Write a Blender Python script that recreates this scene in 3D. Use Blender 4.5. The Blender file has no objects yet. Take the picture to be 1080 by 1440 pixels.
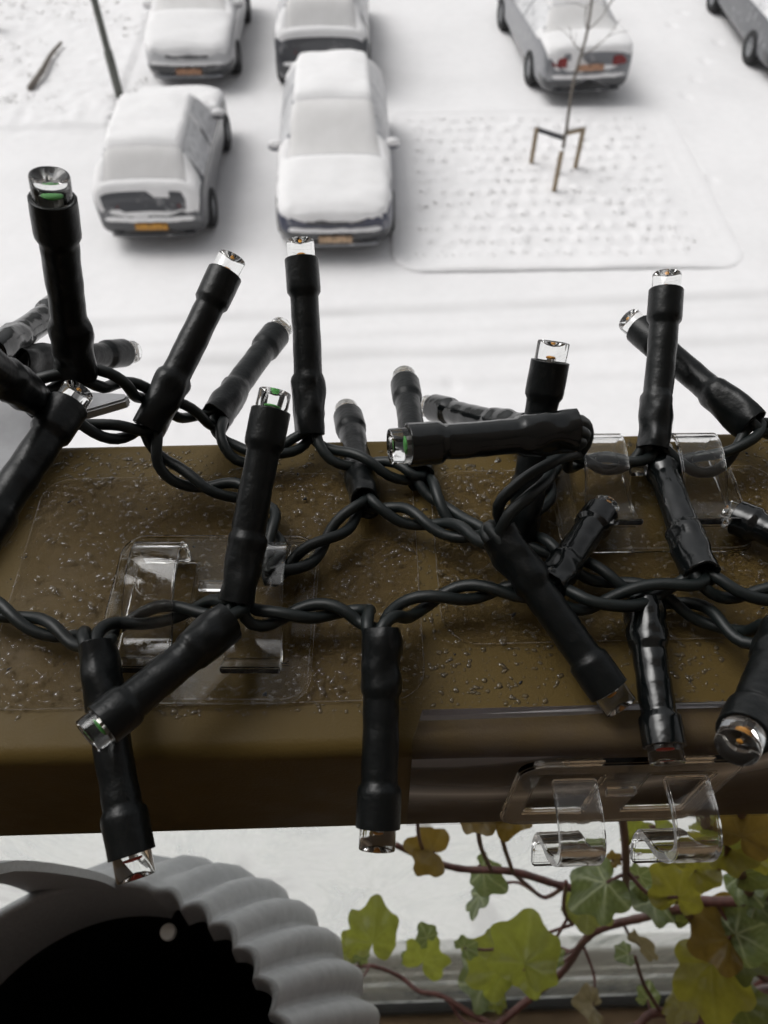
import bpy, bmesh, math, random
import numpy as np
from mathutils import Vector, Matrix, noise as mnoise

R = math.radians
rnd = random.Random(7)
scn = bpy.context.scene
COL = scn.collection

# ------------------------------------------------------------------ camera
ZC = 7.30            # eye height above the car park (third floor balcony)
PITCH, YAW = 53.0, -1.6
F = 1080.0           # focal length in pixels of the 1080 x 1440 photograph
cam = bpy.data.cameras.new("camera")
cam.sensor_fit = 'HORIZONTAL'
cam.sensor_width = 26.0
cam.lens = 26.0 * F / 1080.0
cam.clip_start = 0.005
cam.clip_end = 1500.0
cam.dof.use_dof = True
cam.dof.focus_distance = 0.125
cam.dof.aperture_fstop = 35.0
camo = bpy.data.objects.new("camera", cam)
camo.location = (0, 0, ZC)
camo.rotation_euler = (R(90 - PITCH), 0, R(YAW))
COL.objects.link(camo)
scn.camera = camo
CAMM = camo.rotation_euler.to_matrix()
CAMP = Vector((0, 0, ZC))

# ------------------------------------------------------------------ world, sun, exposure
SUN_EL, SUN_AZ = 56.0, -60.0     # azimuth from +Y towards +X
w = bpy.data.worlds.new("World")
scn.world = w
w.use_nodes = True
nt = w.node_tree
nt.nodes.clear()
sky = nt.nodes.new("ShaderNodeTexSky")
sky.sky_type = 'NISHITA'
sky.sun_disc = False
sky.sun_elevation = R(SUN_EL)
sky.sun_rotation = R(SUN_AZ)
sky.dust_density = 6.0
sky.air_density = 1.0
hs = nt.nodes.new("ShaderNodeHueSaturation")
hs.inputs["Saturation"].default_value = 0.10
bgn = nt.nodes.new("ShaderNodeBackground")
bgn.inputs["Strength"].default_value = 0.12
won = nt.nodes.new("ShaderNodeOutputWorld")
nt.links.new(sky.outputs[0], hs.inputs["Color"])
nt.links.new(hs.outputs[0], bgn.inputs["Color"])
nt.links.new(bgn.outputs[0], won.inputs["Surface"])
sl = bpy.data.lights.new("sun", 'SUN')
sl.energy = 0.8
sl.angle = R(40)
sl.color = (1.0, 0.985, 0.96)
slo = bpy.data.objects.new("sun", sl)
az, el = R(SUN_AZ), R(SUN_EL)
sd = Vector((math.sin(az) * math.cos(el), math.cos(az) * math.cos(el), math.sin(el)))
slo.rotation_euler = (-sd).to_track_quat('-Z', 'Y').to_euler()
slo.location = (0, 10, 30)
COL.objects.link(slo)
vs = scn.view_settings
scn.display_settings.display_device = 'sRGB'
vs.view_transform = 'Standard'
vs.look = 'None'
vs.gamma = 1.0
vs.use_curve_mapping = False
vs.exposure = 0.0
scn.render.engine = 'CYCLES'
cy = scn.cycles
cy.use_denoising = True
cy.max_bounces = 14
cy.transmission_bounces = 10
cy.transparent_max_bounces = 24
cy.glossy_bounces = 5
cy.diffuse_bounces = 4
cy.caustics_refractive = True
cy.caustics_reflective = False
cy.sample_clamp_indirect = 6.0

# ------------------------------------------------------------------ rail frame
RH = 0.108                       # camera height above the rail top
RT = ZC - RH                     # rail top
Y0, Y1 = 0.0385, 0.0995          # inner and outer face of the rail
RB = RT - 0.039                  # rail underside
FLOOR = ZC - 1.15


def ray(px, py):
    return CAMM @ Vector(((px - 540) / F, (720 - py) / F, -1.0))


def PZ(px, py, z):
    d = ray(px, py)
    return CAMP + d * ((z - ZC) / d.z)


def P(px, py, h=0.0):            # h millimetres above the rail top
    return PZ(px, py, RT + h * 0.001)


def PY(px, py, y):               # on the vertical plane at distance y
    d = ray(px, py)
    return CAMP + d * (y / d.y)


def PD(px, py, D):               # D metres below the eye
    return PZ(px, py, ZC - D)


def G(px, py, z=0.0):
    return PZ(px, py, z)


# ------------------------------------------------------------------ materials
MATS = {}


def nodes(name):
    m = bpy.data.materials.new(name)
    m.use_nodes = True
    t = m.node_tree
    b = t.nodes["Principled BSDF"]
    MATS[name] = m
    return m, t, b


def N(t, typ, **kw):
    n = t.nodes.new(typ)
    for k, v in kw.items():
        setattr(n, k, v)
    return n


def noise_tex(t, scale, detail=4.0, rough=0.55, vec=None, coord="Object"):
    n = N(t, "ShaderNodeTexNoise")
    n.inputs["Scale"].default_value = scale
    n.inputs["Detail"].default_value = detail
    n.inputs["Roughness"].default_value = rough
    if vec is None:
        c = N(t, "ShaderNodeTexCoord")
        t.links.new(c.outputs[coord], n.inputs["Vector"])
    else:
        t.links.new(vec, n.inputs["Vector"])
    return n


def ramp(t, fac, stops):
    r = N(t, "ShaderNodeValToRGB")
    while len(r.color_ramp.elements) < len(stops):
        r.color_ramp.elements.new(0.5)
    for e, (p, c) in zip(r.color_ramp.elements, stops):
        e.position = p
        e.color = (*c, 1) if len(c) == 3 else c
    t.links.new(fac, r.inputs["Fac"])
    return r


def bump(t, b, height, strength, dist):
    bp = N(t, "ShaderNodeBump")
    bp.inputs["Strength"].default_value = strength
    bp.inputs["Distance"].default_value = dist
    t.links.new(height, bp.inputs["Height"])
    t.links.new(bp.outputs[0], b.inputs["Normal"])
    return bp


def simple(name, col, rough=0.5, scale=None, var=0.15, bs=0.0, bd=0.001, metal=0.0, spec=0.5, coat=0.0):
    m, t, b = nodes(name)
    b.inputs["Base Color"].default_value = (*col, 1)
    b.inputs["Roughness"].default_value = rough
    b.inputs["Metallic"].default_value = metal
    b.inputs["Specular IOR Level"].default_value = spec
    b.inputs["Coat Weight"].default_value = coat
    if scale:
        n = noise_tex(t, scale)
        lo = tuple(c * (1 - var) for c in col)
        hi = tuple(min(1, c * (1 + var)) for c in col)
        r = ramp(t, n.outputs["Fac"], [(0.3, lo), (0.7, hi)])
        t.links.new(r.outputs[0], b.inputs["Base Color"])
        if bs:
            bump(t, b, n.outputs["Fac"], bs, bd)
    return m


def snow_mat(name, col, scale, bs, bd):
    m, t, b = nodes(name)
    b.inputs["Roughness"].default_value = 0.85
    b.inputs["Specular IOR Level"].default_value = 0.2
    n = noise_tex(t, scale, 6.0, 0.6)
    n2 = noise_tex(t, scale * 0.13, 3.0, 0.5)
    mx = N(t, "ShaderNodeMath", operation='ADD')
    t.links.new(n.outputs["Fac"], mx.inputs[0])
    t.links.new(n2.outputs["Fac"], mx.inputs[1])
    r = ramp(t, mx.outputs[0], [(0.35, tuple(c * 0.95 for c in col)), (0.62, col)])
    mp = N(t, "ShaderNodeMath", operation='MULTIPLY')
    mp.inputs[1].default_value = 0.5
    t.links.new(mx.outputs[0], mp.inputs[0])
    t.links.new(mp.outputs[0], r.inputs["Fac"])
    t.links.new(r.outputs[0], b.inputs["Base Color"])
    bump(t, b, n.outputs["Fac"], bs, bd)
    return m


snow_mat("snow", (0.83, 0.822, 0.826), 6.0, 0.35, 0.02)
m = snow_mat("road_snow", (0.83, 0.822, 0.826), 6.0, 0.35, 0.02)
t = m.node_tree
b = t.nodes["Principled BSDF"]
src = b.inputs["Base Color"].links[0].from_socket
at = N(t, "ShaderNodeAttribute", attribute_name="grey_tone")
mx = N(t, "ShaderNodeMix", data_type='RGBA')
t.links.new(at.outputs["Fac"], mx.inputs["Factor"])
t.links.new(src, mx.inputs["A"])
mx.inputs["B"].default_value = (0.62, 0.615, 0.615, 1)
t.links.new(mx.outputs["Result"], b.inputs["Base Color"])
snow_mat("car_snow", (0.83, 0.823, 0.824), 9.0, 0.35, 0.015)

# screen glass dusted by snow: snow blown on in patches
m, t, b = nodes("dusted_glass")
n = noise_tex(t, 7.0, 8.0, 0.7)
r = ramp(t, n.outputs["Fac"], [(0.32, (0.30, 0.305, 0.315)), (0.52, (0.66, 0.66, 0.67))])
t.links.new(r.outputs[0], b.inputs["Base Color"])
b.inputs["Roughness"].default_value = 0.35
m, t, b = nodes("snowy_screen")
n = noise_tex(t, 2.5, 5.0, 0.6)
r = ramp(t, n.outputs["Fac"], [(0.3, (0.66, 0.65, 0.64)), (0.7, (0.74, 0.73, 0.725))])
t.links.new(r.outputs[0], b.inputs["Base Color"])
b.inputs["Roughness"].default_value = 0.8


def car_paint(name, col, dust=0.5):
    m, t, b = nodes(name)
    n = noise_tex(t, 6.0, 6.0, 0.6)
    r = ramp(t, n.outputs["Fac"], [(0.66 - dust * 0.22, col), (0.98 - dust * 0.2, (0.55, 0.55, 0.56))])
    t.links.new(r.outputs[0], b.inputs["Base Color"])
    b.inputs["Roughness"].default_value = 0.3
    b.inputs["Coat Weight"].default_value = 0.4
    return m


car_paint("paint_grey", (0.07, 0.072, 0.08), 0.45)
car_paint("paint_navy", (0.035, 0.04, 0.075), 0.5)
car_paint("paint_white", (0.55, 0.55, 0.56), 0.6)
car_paint("paint_silver", (0.20, 0.205, 0.22), 0.45)
car_paint("paint_dark", (0.10, 0.105, 0.115), 0.45)
car_paint("bumper_plastic", (0.045, 0.046, 0.05), 0.35)
simple("tyre", (0.02, 0.02, 0.021), 0.8, 30, 0.3, 0.3, 0.005)
simple("rim_metal", (0.35, 0.36, 0.37), 0.4, 20, 0.2, metal=0.8)
for nm, c3 in (("plate_yellow", (0.60, 0.29, 0.04)), ("plate_pale", (0.55, 0.38, 0.24)), ("plate_orange", (0.46, 0.25, 0.15))):
    m, t, b = nodes(nm)
    c = N(t, "ShaderNodeTexCoord")
    mp = N(t, "ShaderNodeMapping")
    mp.inputs["Scale"].default_value = (26.0, 1.0, 9.0)
    t.links.new(c.outputs["Object"], mp.inputs["Vector"])
    n = noise_tex(t, 1.0, 3.0, 0.5, vec=mp.outputs[0])
    r = ramp(t, n.outputs["Fac"], [(0.40, tuple(q * .45 for q in c3)), (0.52, c3)])
    t.links.new(r.outputs[0], b.inputs["Base Color"])
simple("tail_red", (0.22, 0.04, 0.04), 0.25, 20, 0.3)
simple("lamp_clear", (0.40, 0.42, 0.44), 0.2, 20, 0.3)
simple("stake_wood", (0.30, 0.235, 0.16), 0.8, 25, 0.3, 0.4, 0.004)
simple("bark", (0.17, 0.15, 0.13), 0.85, 40, 0.35, 0.5, 0.004)
simple("strap_dark", (0.04, 0.042, 0.05), 0.6, 30, 0.2)
simple("pole_metal", (0.13, 0.135, 0.12), 0.5, 10, 0.2)
simple("verge_blades", (0.15, 0.135, 0.105), 0.9, 9, 0.4)
simple("dry_blades", (0.19, 0.175, 0.15), 0.9, 9, 0.4)
simple("render_wall", (0.34, 0.29, 0.25), 0.9, 14, 0.1, 0.3, 0.004)
simple("concrete", (0.36, 0.34, 0.30), 0.9, 18, 0.18, 0.3, 0.003)
simple("floor_board", (0.33, 0.235, 0.145), 0.75, 22, 0.2, 0.2, 0.002)
simple("channel_metal", (0.03, 0.03, 0.03), 0.5, 40, 0.2)
simple("kerb_stone", (0.30, 0.30, 0.30), 0.9, 12, 0.15)

# rail: bronze powder coat, damp and slightly dusty
m, t, b = nodes("rail_paint")
n = noise_tex(t, 45.0, 6.0, 0.6)
r = ramp(t, n.outputs["Fac"], [(0.3, (0.092, 0.061, 0.016)), (0.7, (0.106, 0.072, 0.0215))])
t.links.new(r.outputs[0], b.inputs["Base Color"])
nr = noise_tex(t, 90.0, 5.0, 0.6)
rr = ramp(t, nr.outputs["Fac"], [(0.3, (0.42,) * 3), (0.7, (0.60,) * 3)])
t.links.new(rr.outputs[0], b.inputs["Roughness"])
b.inputs["Specular IOR Level"].default_value = 0.16
nf = noise_tex(t, 1800.0, 3.0, 0.6)
bump(t, b, nf.outputs["Fac"], 0.22, 0.0003)

# sleeves: dark rubbery heat shrink, dry and wet
for nm, rg, bs, bsc in (("sleeve_dry", 0.34, 0.25, 500.0), ("sleeve_wet", 0.16, 0.30, 190.0)):
    m, t, b = nodes(nm)
    b.inputs["Base Color"].default_value = (0.004, 0.0052, 0.0054, 1)
    b.inputs["Roughness"].default_value = rg
    b.inputs["Specular IOR Level"].default_value = 0.30 if nm == "sleeve_dry" else 0.6
    n = noise_tex(t, bsc, 3.0, 0.55)
    bump(t, b, n.outputs["Fac"], bs, 0.0006)
m, t, b = nodes("wire_rubber")
b.inputs["Base Color"].default_value = (0.0065, 0.010, 0.0098, 1)
b.inputs["Roughness"].default_value = 0.46
b.inputs["Specular IOR Level"].default_value = 0.45
n = noise_tex(t, 700.0, 3.0, 0.5)
bump(t, b, n.outputs["Fac"], 0.12, 0.0003)

# clear plastics
m, t, b = nodes("lens_clear")
b.inputs["Base Color"].default_value = (0.97, 0.98, 0.97, 1)
b.inputs["Transmission Weight"].default_value = 1.0
b.inputs["Roughness"].default_value = 0.02
b.inputs["IOR"].default_value = 1.5
m, t, b = nodes("clip_clear")
b.inputs["Base Color"].default_value = (0.97, 0.97, 0.96, 1)
b.inputs["Transmission Weight"].default_value = 1.0
b.inputs["Roughness"].default_value = 0.06
b.inputs["IOR"].default_value = 1.42
n = noise_tex(t, 260.0, 3.0, 0.5)
bump(t, b, n.outputs["Fac"], 0.12, 0.0005)
m, t, b = nodes("plate_clear")
b.inputs["Base Color"].default_value = (0.98, 0.98, 0.97, 1)
b.inputs["Transmission Weight"].default_value = 1.0
b.inputs["Roughness"].default_value = 0.05
b.inputs["IOR"].default_value = 1.16

def film(name, tint, haze, hcol, rough, ior):
    """thin clear sheet: clear base, a share of milky haze, a fresnel gloss"""
    m = bpy.data.materials.new(name)
    m.use_nodes = True
    MATS[name] = m
    t = m.node_tree
    t.nodes.clear()
    out = N(t, "ShaderNodeOutputMaterial")
    tr = N(t, "ShaderNodeBsdfTransparent")
    tr.inputs["Color"].default_value = (*tint, 1)
    df = N(t, "ShaderNodeBsdfDiffuse")
    df.inputs["Color"].default_value = (*hcol, 1)
    tl = N(t, "ShaderNodeBsdfTranslucent")
    tl.inputs["Color"].default_value = (*hcol, 1)
    dm = N(t, "ShaderNodeMixShader")
    dm.inputs[0].default_value = 0.5 if name != "streaked_glass" else 0.9
    t.links.new(df.outputs[0], dm.inputs[1])
    t.links.new(tl.outputs[0], dm.inputs[2])
    mx = N(t, "ShaderNodeMixShader")
    t.links.new(tr.outputs[0], mx.inputs[1])
    t.links.new(dm.outputs[0], mx.inputs[2])
    gl = N(t, "ShaderNodeBsdfGlossy")
    gl.inputs["Roughness"].default_value = rough
    fr = N(t, "ShaderNodeFresnel")
    fr.inputs["IOR"].default_value = ior
    m2 = N(t, "ShaderNodeMixShader")
    if "glass" in name:
        m2.inputs[0].default_value = 0.06
    else:
        t.links.new(fr.outputs[0], m2.inputs[0])
    t.links.new(mx.outputs[0], m2.inputs[1])
    t.links.new(gl.outputs[0], m2.inputs[2])
    t.links.new(m2.outputs[0], out.inputs["Surface"])
    return t, mx, haze


t, mx, h = film("tape_film", (0.97, 0.965, 0.96), 0.05, (0.17, 0.125, 0.07), 0.45, 1.05)
n = noise_tex(t, 120.0, 5.0, 0.6)
r = ramp(t, n.outputs["Fac"], [(0.35, (0.03,) * 3), (0.75, (0.06,) * 3)])
t.links.new(r.outputs[0], mx.inputs[0])
t, mx, h = film("dull_film", (0.95, 0.945, 0.955), 0.05, (0.30, 0.265, 0.275), 0.6, 1.04)
n = noise_tex(t, 160.0, 5.0, 0.6)
r = ramp(t, n.outputs["Fac"], [(0.35, (0.05,) * 3), (0.75, (0.13,) * 3)])
t.links.new(r.outputs[0], mx.inputs[0])
t, mx, h = film("edge_glint", (0.97, 0.965, 0.96), 0.05, (0.50, 0.46, 0.42), 0.3, 1.10)  # pale colour stands in for the highlight on cut edges
n = noise_tex(t, 400.0, 3.0, 0.6)
r = ramp(t, n.outputs["Fac"], [(0.40, (0.05,) * 3), (0.65, (0.55,) * 3)])
t.links.new(r.outputs[0], mx.inputs[0])
# rain beads: clear, sky gloss, plus a pale haze painted in for brightness
t, mx, h = film("water", (0.97, 0.97, 0.96), 0.0, (0.9, 0.88, 0.84), 0.10, 1.48)
mx.inputs[0].default_value = 0.06
# balcony glass: wet, streaked, milky
t, mx, h = film("streaked_glass", (0.93, 0.945, 0.935), 0.3, (0.90, 0.915, 0.895), 0.08, 1.12)
c = N(t, "ShaderNodeTexCoord")
mp = N(t, "ShaderNodeMapping")
mp.inputs["Scale"].default_value = (13.0, 13.0, 5.0)
mp.inputs["Rotation"].default_value = (0, R(12), 0)
t.links.new(c.outputs["Object"], mp.inputs["Vector"])
n = noise_tex(t, 1.6, 7.0, 0.62, vec=mp.outputs[0])
n.inputs["Distortion"].default_value = 0.8
r = ramp(t, n.outputs["Fac"], [(0.36, (0.30,) * 3), (0.48, (0.50,) * 3), (0.53, (0.60,) * 3), (0.70, (0.78,) * 3)])
t.links.new(r.outputs[0], mx.inputs[0])
hz = ramp(t, n.outputs["Fac"], [(0.38, (0.56, 0.60, 0.57)), (0.47, (0.82, 0.84, 0.79)), (0.55, (0.88, 0.89, 0.855)), (0.64, (0.70, 0.70, 0.68))])
for nd in t.nodes:
    if nd.type in ('BSDF_DIFFUSE', 'BSDF_TRANSLUCENT'):
        t.links.new(hz.outputs[0], nd.inputs["Color"])

t, mx, h = film("clear_glass", (0.985, 0.99, 0.988), 0.0, (0.9, 0.9, 0.9), 0.03, 1.2)
mx.inputs[0].default_value = 0.02

t, mx, h = film("band_film_glass", (0.6, 0.6, 0.58), 0.0, (0.62, 0.61, 0.57), 0.3, 1.2)  # grey tint for the added bands low on the glass
mx.inputs[0].default_value = 0.8
MATS["band_film"] = MATS["band_film_glass"]

simple("pot_plastic", (0.35, 0.355, 0.37), 0.55, 220, 0.10, 0.25, 0.0004)
simple("pot_shade", (0.012, 0.0125, 0.014), 0.6, 200, 0.2)  # near-black puts the shade of the deep pot into the colour
simple("bracket_plastic", (0.36, 0.365, 0.375), 0.6, 900, 0.12, 0.5, 0.0003)
simple("rim_plastic", (0.30, 0.305, 0.315), 0.6, 900, 0.12, 0.4, 0.0003)
simple("hole_bright", (0.85, 0.85, 0.84), 0.5)
simple("lead_metal", (0.55, 0.53, 0.50), 0.3, metal=1.0)
simple("chip_orange", (0.75, 0.33, 0.04), 0.5)
simple("chip_green", (0.10, 0.42, 0.09), 0.5)
simple("chip_red", (0.62, 0.06, 0.03), 0.5)
simple("stem_bark", (0.105, 0.040, 0.034), 0.5, 300, 0.35, 0.3, 0.0005)
simple("dark_core", (0.01, 0.011, 0.012), 0.5)


def leaf_mat(name, col, vein, trans, tmix):
    m = bpy.data.materials.new(name)
    m.use_nodes = True
    MATS[name] = m
    t = m.node_tree
    b = t.nodes["Principled BSDF"]
    out = t.nodes["Material Output"]
    at = N(t, "ShaderNodeAttribute", attribute_name="vein")
    n = noise_tex(t, 5.0, 6.0, 0.65)
    base = ramp(t, n.outputs["Fac"], [(0.3, tuple(c * 0.75 for c in col)), (0.7, tuple(c * 1.25 for c in col))])
    n3 = noise_tex(t, 9.0, 4.0, 0.7)
    bl = ramp(t, n3.outputs["Fac"], [(0.60, (0, 0, 0)), (0.70, (0.7, 0.7, 0.7))])
    m0 = N(t, "ShaderNodeMix", data_type='RGBA')
    t.links.new(bl.outputs[0], m0.inputs["Factor"])
    t.links.new(base.outputs[0], m0.inputs["A"])
    m0.inputs["B"].default_value = (0.13, 0.085, 0.04, 1)
    mx = N(t, "ShaderNodeMix", data_type='RGBA')
    t.links.new(at.outputs["Fac"], mx.inputs["Factor"])
    t.links.new(m0.outputs["Result"], mx.inputs["A"])
    mx.inputs["B"].default_value = (*vein, 1)
    t.links.new(mx.outputs["Result"], b.inputs["Base Color"])
    b.inputs["Roughness"].default_value = 0.33
    tl = N(t, "ShaderNodeBsdfTranslucent")
    tn = ramp(t, n.outputs["Fac"], [(0.3, tuple(c * 0.8 for c in trans)), (0.7, trans)])
    t.links.new(tn.outputs[0], tl.inputs["Color"])
    ms = N(t, "ShaderNodeMixShader")
    ms.inputs[0].default_value = tmix
    t.links.new(b.outputs[0], ms.inputs[1])
    t.links.new(tl.outputs[0], ms.inputs[2])
    t.links.new(ms.outputs[0], out.inputs["Surface"])
    bump(t, b, at.outputs["Fac"], -0.25, 0.0006)
    return m


leaf_mat("leaf_yellow", (0.105, 0.125, 0.032), (0.22, 0.24, 0.10), (0.46, 0.49, 0.07), 0.58)
leaf_mat("leaf_veined", (0.075, 0.11, 0.045), (0.42, 0.46, 0.28), (0.34, 0.40, 0.11), 0.36)
leaf_mat("leaf_olive", (0.10, 0.095, 0.022), (0.17, 0.16, 0.06), (0.46, 0.42, 0.05), 0.55)
leaf_mat("leaf_brown", (0.14, 0.095, 0.028), (0.18, 0.14, 0.06), (0.34, 0.22, 0.035), 0.45)
leaf_mat("leaf_dark", (0.045, 0.06, 0.02), (0.12, 0.14, 0.06), (0.24, 0.26, 0.05), 0.42)
leaf_mat("leaf_dry", (0.30, 0.25, 0.14), (0.34, 0.3, 0.2), (0.3, 0.25, 0.12), 0.3)

# ------------------------------------------------------------------ mesh helpers
WP = {}     # world offset of the empties that parent meshes given in world coordinates


def empty(name, loc, rz=0.0, size=0.1):
    o = bpy.data.objects.new(name, None)
    o.empty_display_size = size
    o.location = loc
    o.rotation_euler = (0, 0, rz)
    COL.objects.link(o)
    WP[o.name] = Vector(loc)
    return o


def tag(o, label=None, cat=None, group=None, kind=None):
    if label:
        o["label"] = label
    if cat:
        o["category"] = cat
    if group:
        o["group"] = group
    if kind:
        o["kind"] = kind
    return o


def mk(name, verts, faces, mat, parent=None, smooth=True, local=False, origin=None):
    """one mesh object; vertices in world coordinates (or in the parent's frame when local)"""
    vs_ = [Vector(v) for v in verts]
    if origin is None:
        mn = Vector([min(v[i] for v in vs_) for i in range(3)])
        mxx = Vector([max(v[i] for v in vs_) for i in range(3)])
        origin = (mn + mxx) / 2
    origin = Vector(origin)
    me = bpy.data.meshes.new(name)
    me.from_pydata([tuple(v - origin) for v in vs_], [], faces)
    me.materials.append(MATS[mat])
    if smooth:
        me.polygons.foreach_set("use_smooth", [True] * len(me.polygons))
    me.update()
    o = bpy.data.objects.new(name, me)
    COL.objects.link(o)
    if parent is not None:
        o.parent = parent
        o.location = origin if local else origin - WP[parent.name]
    else:
        o.location = origin
    WP[o.name] = Vector(origin)
    return o


def box(x0, x1, y0, y1, z0, z1):
    v = [(x, y, z) for x in (x0, x1) for y in (y0, y1) for z in (z0, z1)]
    f = [(0, 1, 3, 2), (4, 6, 7, 5), (0, 4, 5, 1), (2, 3, 7, 6), (0, 2, 6, 4), (1, 5, 7, 3)]
    return v, f


def bevel_obj(o, width, seg=2):
    bm = bmesh.new()
    bm.from_mesh(o.data)
    bmesh.ops.recalc_face_normals(bm, faces=bm.faces)
    bmesh.ops.bevel(bm, geom=[e for e in bm.edges if e.calc_face_angle(0) > 0.5], offset=width, segments=seg, affect='EDGES', clamp_overlap=True)
    bm.to_mesh(o.data)
    bm.free()
    o.data.polygons.foreach_set("use_smooth", [False] * len(o.data.polygons))
    return o


def catmull(pts, n, closed=False):
    pts = [Vector(p) for p in pts]
    if len(pts) == 2:
        return [pts[0].lerp(pts[1], i / n) for i in range(n + 1)]
    out = []
    for i in range(len(pts) - 1):
        p1, p2 = pts[i], pts[i + 1]
        p0 = pts[i - 1] if i else p1 * 2 - p2
        p3 = pts[i + 2] if i + 2 < len(pts) else p2 * 2 - p1
        for k in range(n):
            s = k / n
            out.append(0.5 * ((2 * p1) + (p2 - p0) * s + (2 * p0 - 5 * p1 + 4 * p2 - p3) * s * s + (3 * p1 - p0 - 3 * p2 + p3) * s ** 3))
    out.append(pts[-1])
    return out


def frames(path, up=Vector((0.13, 0.2, 1))):
    T = []
    for i in range(len(path)):
        a = path[max(i - 1, 0)]
        b_ = path[min(i + 1, len(path) - 1)]
        d = b_ - a
        T.append(d.normalized() if d.length > 1e-12 else Vector((0, 0, 1)))
    n0 = (up - T[0] * up.dot(T[0]))
    if n0.length < 1e-4:
        n0 = Vector((1, 0, 0)) - T[0] * T[0].x
    n0.normalize()
    out = []
    for tt in T:
        n0 = n0 - tt * n0.dot(tt)
        n0.normalize()
        out.append((tt, n0.copy(), tt.cross(n0)))
    return out


def sweep(path, rad, seg=10, caps=True, squash=None, up=Vector((0.13, 0.2, 1))):
    """tube along a path; rad(i) -> radius or (ra, rb)"""
    fr = frames(path, up)
    V, Fc = [], []
    for i, p in enumerate(path):
        r_ = rad(i)
        ra, rb = (r_, r_) if not isinstance(r_, tuple) else r_
        _, a, b_ = fr[i]
        for k in range(seg):
            th = 2 * math.pi * k / seg
            V.append(p + a * (ra * math.cos(th)) + b_ * (rb * math.sin(th)))
    for i in range(len(path) - 1):
        for k in range(seg):
            k2 = (k + 1) % seg
            Fc.append((i * seg + k, i * seg + k2, (i + 1) * seg + k2, (i + 1) * seg + k))
    if caps:
        Fc.append(tuple(range(seg - 1, -1, -1)))
        Fc.append(tuple((len(path) - 1) * seg + k for k in range(seg)))
    return V, Fc


def join(parts):
    V, Fc = [], []
    for v, f in parts:
        o = len(V)
        V += list(v)
        Fc += [tuple(i + o for i in q) for q in f]
    return V, Fc


def grid_faces(nu, nv, wrap=False):
    f = []
    for i in range(nu - 1):
        for j in range(nv - (0 if wrap else 1)):
            j2 = (j + 1) % nv
            f.append((i * nv + j, i * nv + j2, (i + 1) * nv + j2, (i + 1) * nv + j))
    return f


# ================================================================== THE SETTING: car park
def smoothstep(a, b_, x):
    x = max(0.0, min(1.0, (x - a) / (b_ - a)))
    return x * x * (3 - 2 * x)


# tyre tracks across the lane, found where they show on the ground
tracks = []
for (xa, ya, xb, yb, wd, dp) in ((0, 462, 1080, 414, 0.10, 0.017), (0, 520, 1080, 480, 0.11, 0.015), (560, 470, 1080, 448, 0.08, 0.007), (560, 543, 1080, 524, 0.09, 0.008)):
    a, b_ = G(xa, ya), G(xb, yb)
    tracks.append((a, b_, wd, dp))
kerb_a, kerb_b = G(-60, 187), G(150, 182)


def ground_h(x, y):
    h = 0.014 * mnoise.noise(Vector((x * 0.7, y * 0.7, 0.3))) + 0.008 * mnoise.noise(Vector((x * 2.6, y * 2.6, 1.7)))
    rough = smoothstep(-3.6, -5.5, x) * smoothstep(13.8, 15.2, y)      # grass verge upper left
    h += rough * (0.035 * mnoise.noise(Vector((x * 5.0, y * 5.0, 4.1))) + 0.06)
    h += 0.006 * mnoise.noise(Vector((x * 7, y * 7, 9.0)))
    for a, b_, wd, dp in tracks:
        tt = (x - a.x) / (b_.x - a.x)
        yy = a.y + (b_.y - a.y) * tt + 0.03 * mnoise.noise(Vector((x * 0.8, dp * 100, 0)))
        d = abs(y - yy)
        if d < wd * 3:
            h += -dp * math.exp(-(d / wd) ** 2) + 0.6 * dp * math.exp(-((d - wd * 1.6) / (wd * 0.6)) ** 2)
    if x < kerb_b.x:
        d = y - (kerb_a.y + (kerb_b.y - kerb_a.y) * (x - kerb_a.x) / (kerb_b.x - kerb_a.x))
        h += 0.05 * smoothstep(-0.05, 0.06, d)
    return h


def axis(lo, hi, step, far):
    core = list(np.arange(lo, hi + 1e-6, step))
    out_lo, out_hi, d, p, q = [], [], step, lo, hi
    while d < far:
        d *= 1.6
        p -= d
        q += d
        out_lo.append(p)
        out_hi.append(q)
    return out_lo[::-1] + core + out_hi


gx, gy = axis(-10.5, 10.5, 0.075, 260), axis(0.5, 24.5, 0.075, 260)
V = [(x, y, ground_h(x, y) if (-12 < x < 12 and -1 < y < 26) else 0.0) for x in gx for y in gy]
f_ = grid_faces(len(gx), len(gy))
def grey_tone(x, y):  # greyer along the tyre tracks and in random patches
    d_ = 0.0
    for a, b_, wd, dp in tracks:
        yy = a.y + (b_.y - a.y) * (x - a.x) / (b_.x - a.x) + 0.03 * mnoise.noise(Vector((x * 0.8, dp * 100, 0)))
        k_ = .75 + .6 * mnoise.noise(Vector((x * 1.1, y * 4, dp * 50)))
        d_ += k_ * dp * 45 * math.exp(-((y - yy) / (wd * 1.1)) ** 2)
    d_ += .35 * max(0, mnoise.noise(Vector((x * .35, y * .8, 6))))
    return max(0.0, min(1.0, d_))


for (qx, qy) in ((975, 235), (1000, 252), (958, 262), (940, 225), (925, 250), (1010, 60), (990, 85), (978, 112), (965, 135), (635, 540), (572, 556), (960, 18), (945, 35)):
    g = G(qx, qy)
    for n_, (x, y, z) in enumerate(V):
        if abs(x - g.x) < .3 and abs(y - g.y) < .3:
            V[n_] = (x, y, z - .045 * math.exp(-(((x - g.x) / .07) ** 2 + ((y - g.y) / .12) ** 2)))
o = mk("ground", V, [q[::-1] for q in f_], "road_snow", origin=(0, 0, 0))
at_ = o.data.attributes.new("grey_tone", 'FLOAT', 'POINT')
at_.data.foreach_set("value", [grey_tone(x, y) if (-12 < x < 12 and -1 < y < 26) else 0.0 for x, y, z in V])
tag(o, kind="structure")

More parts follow.
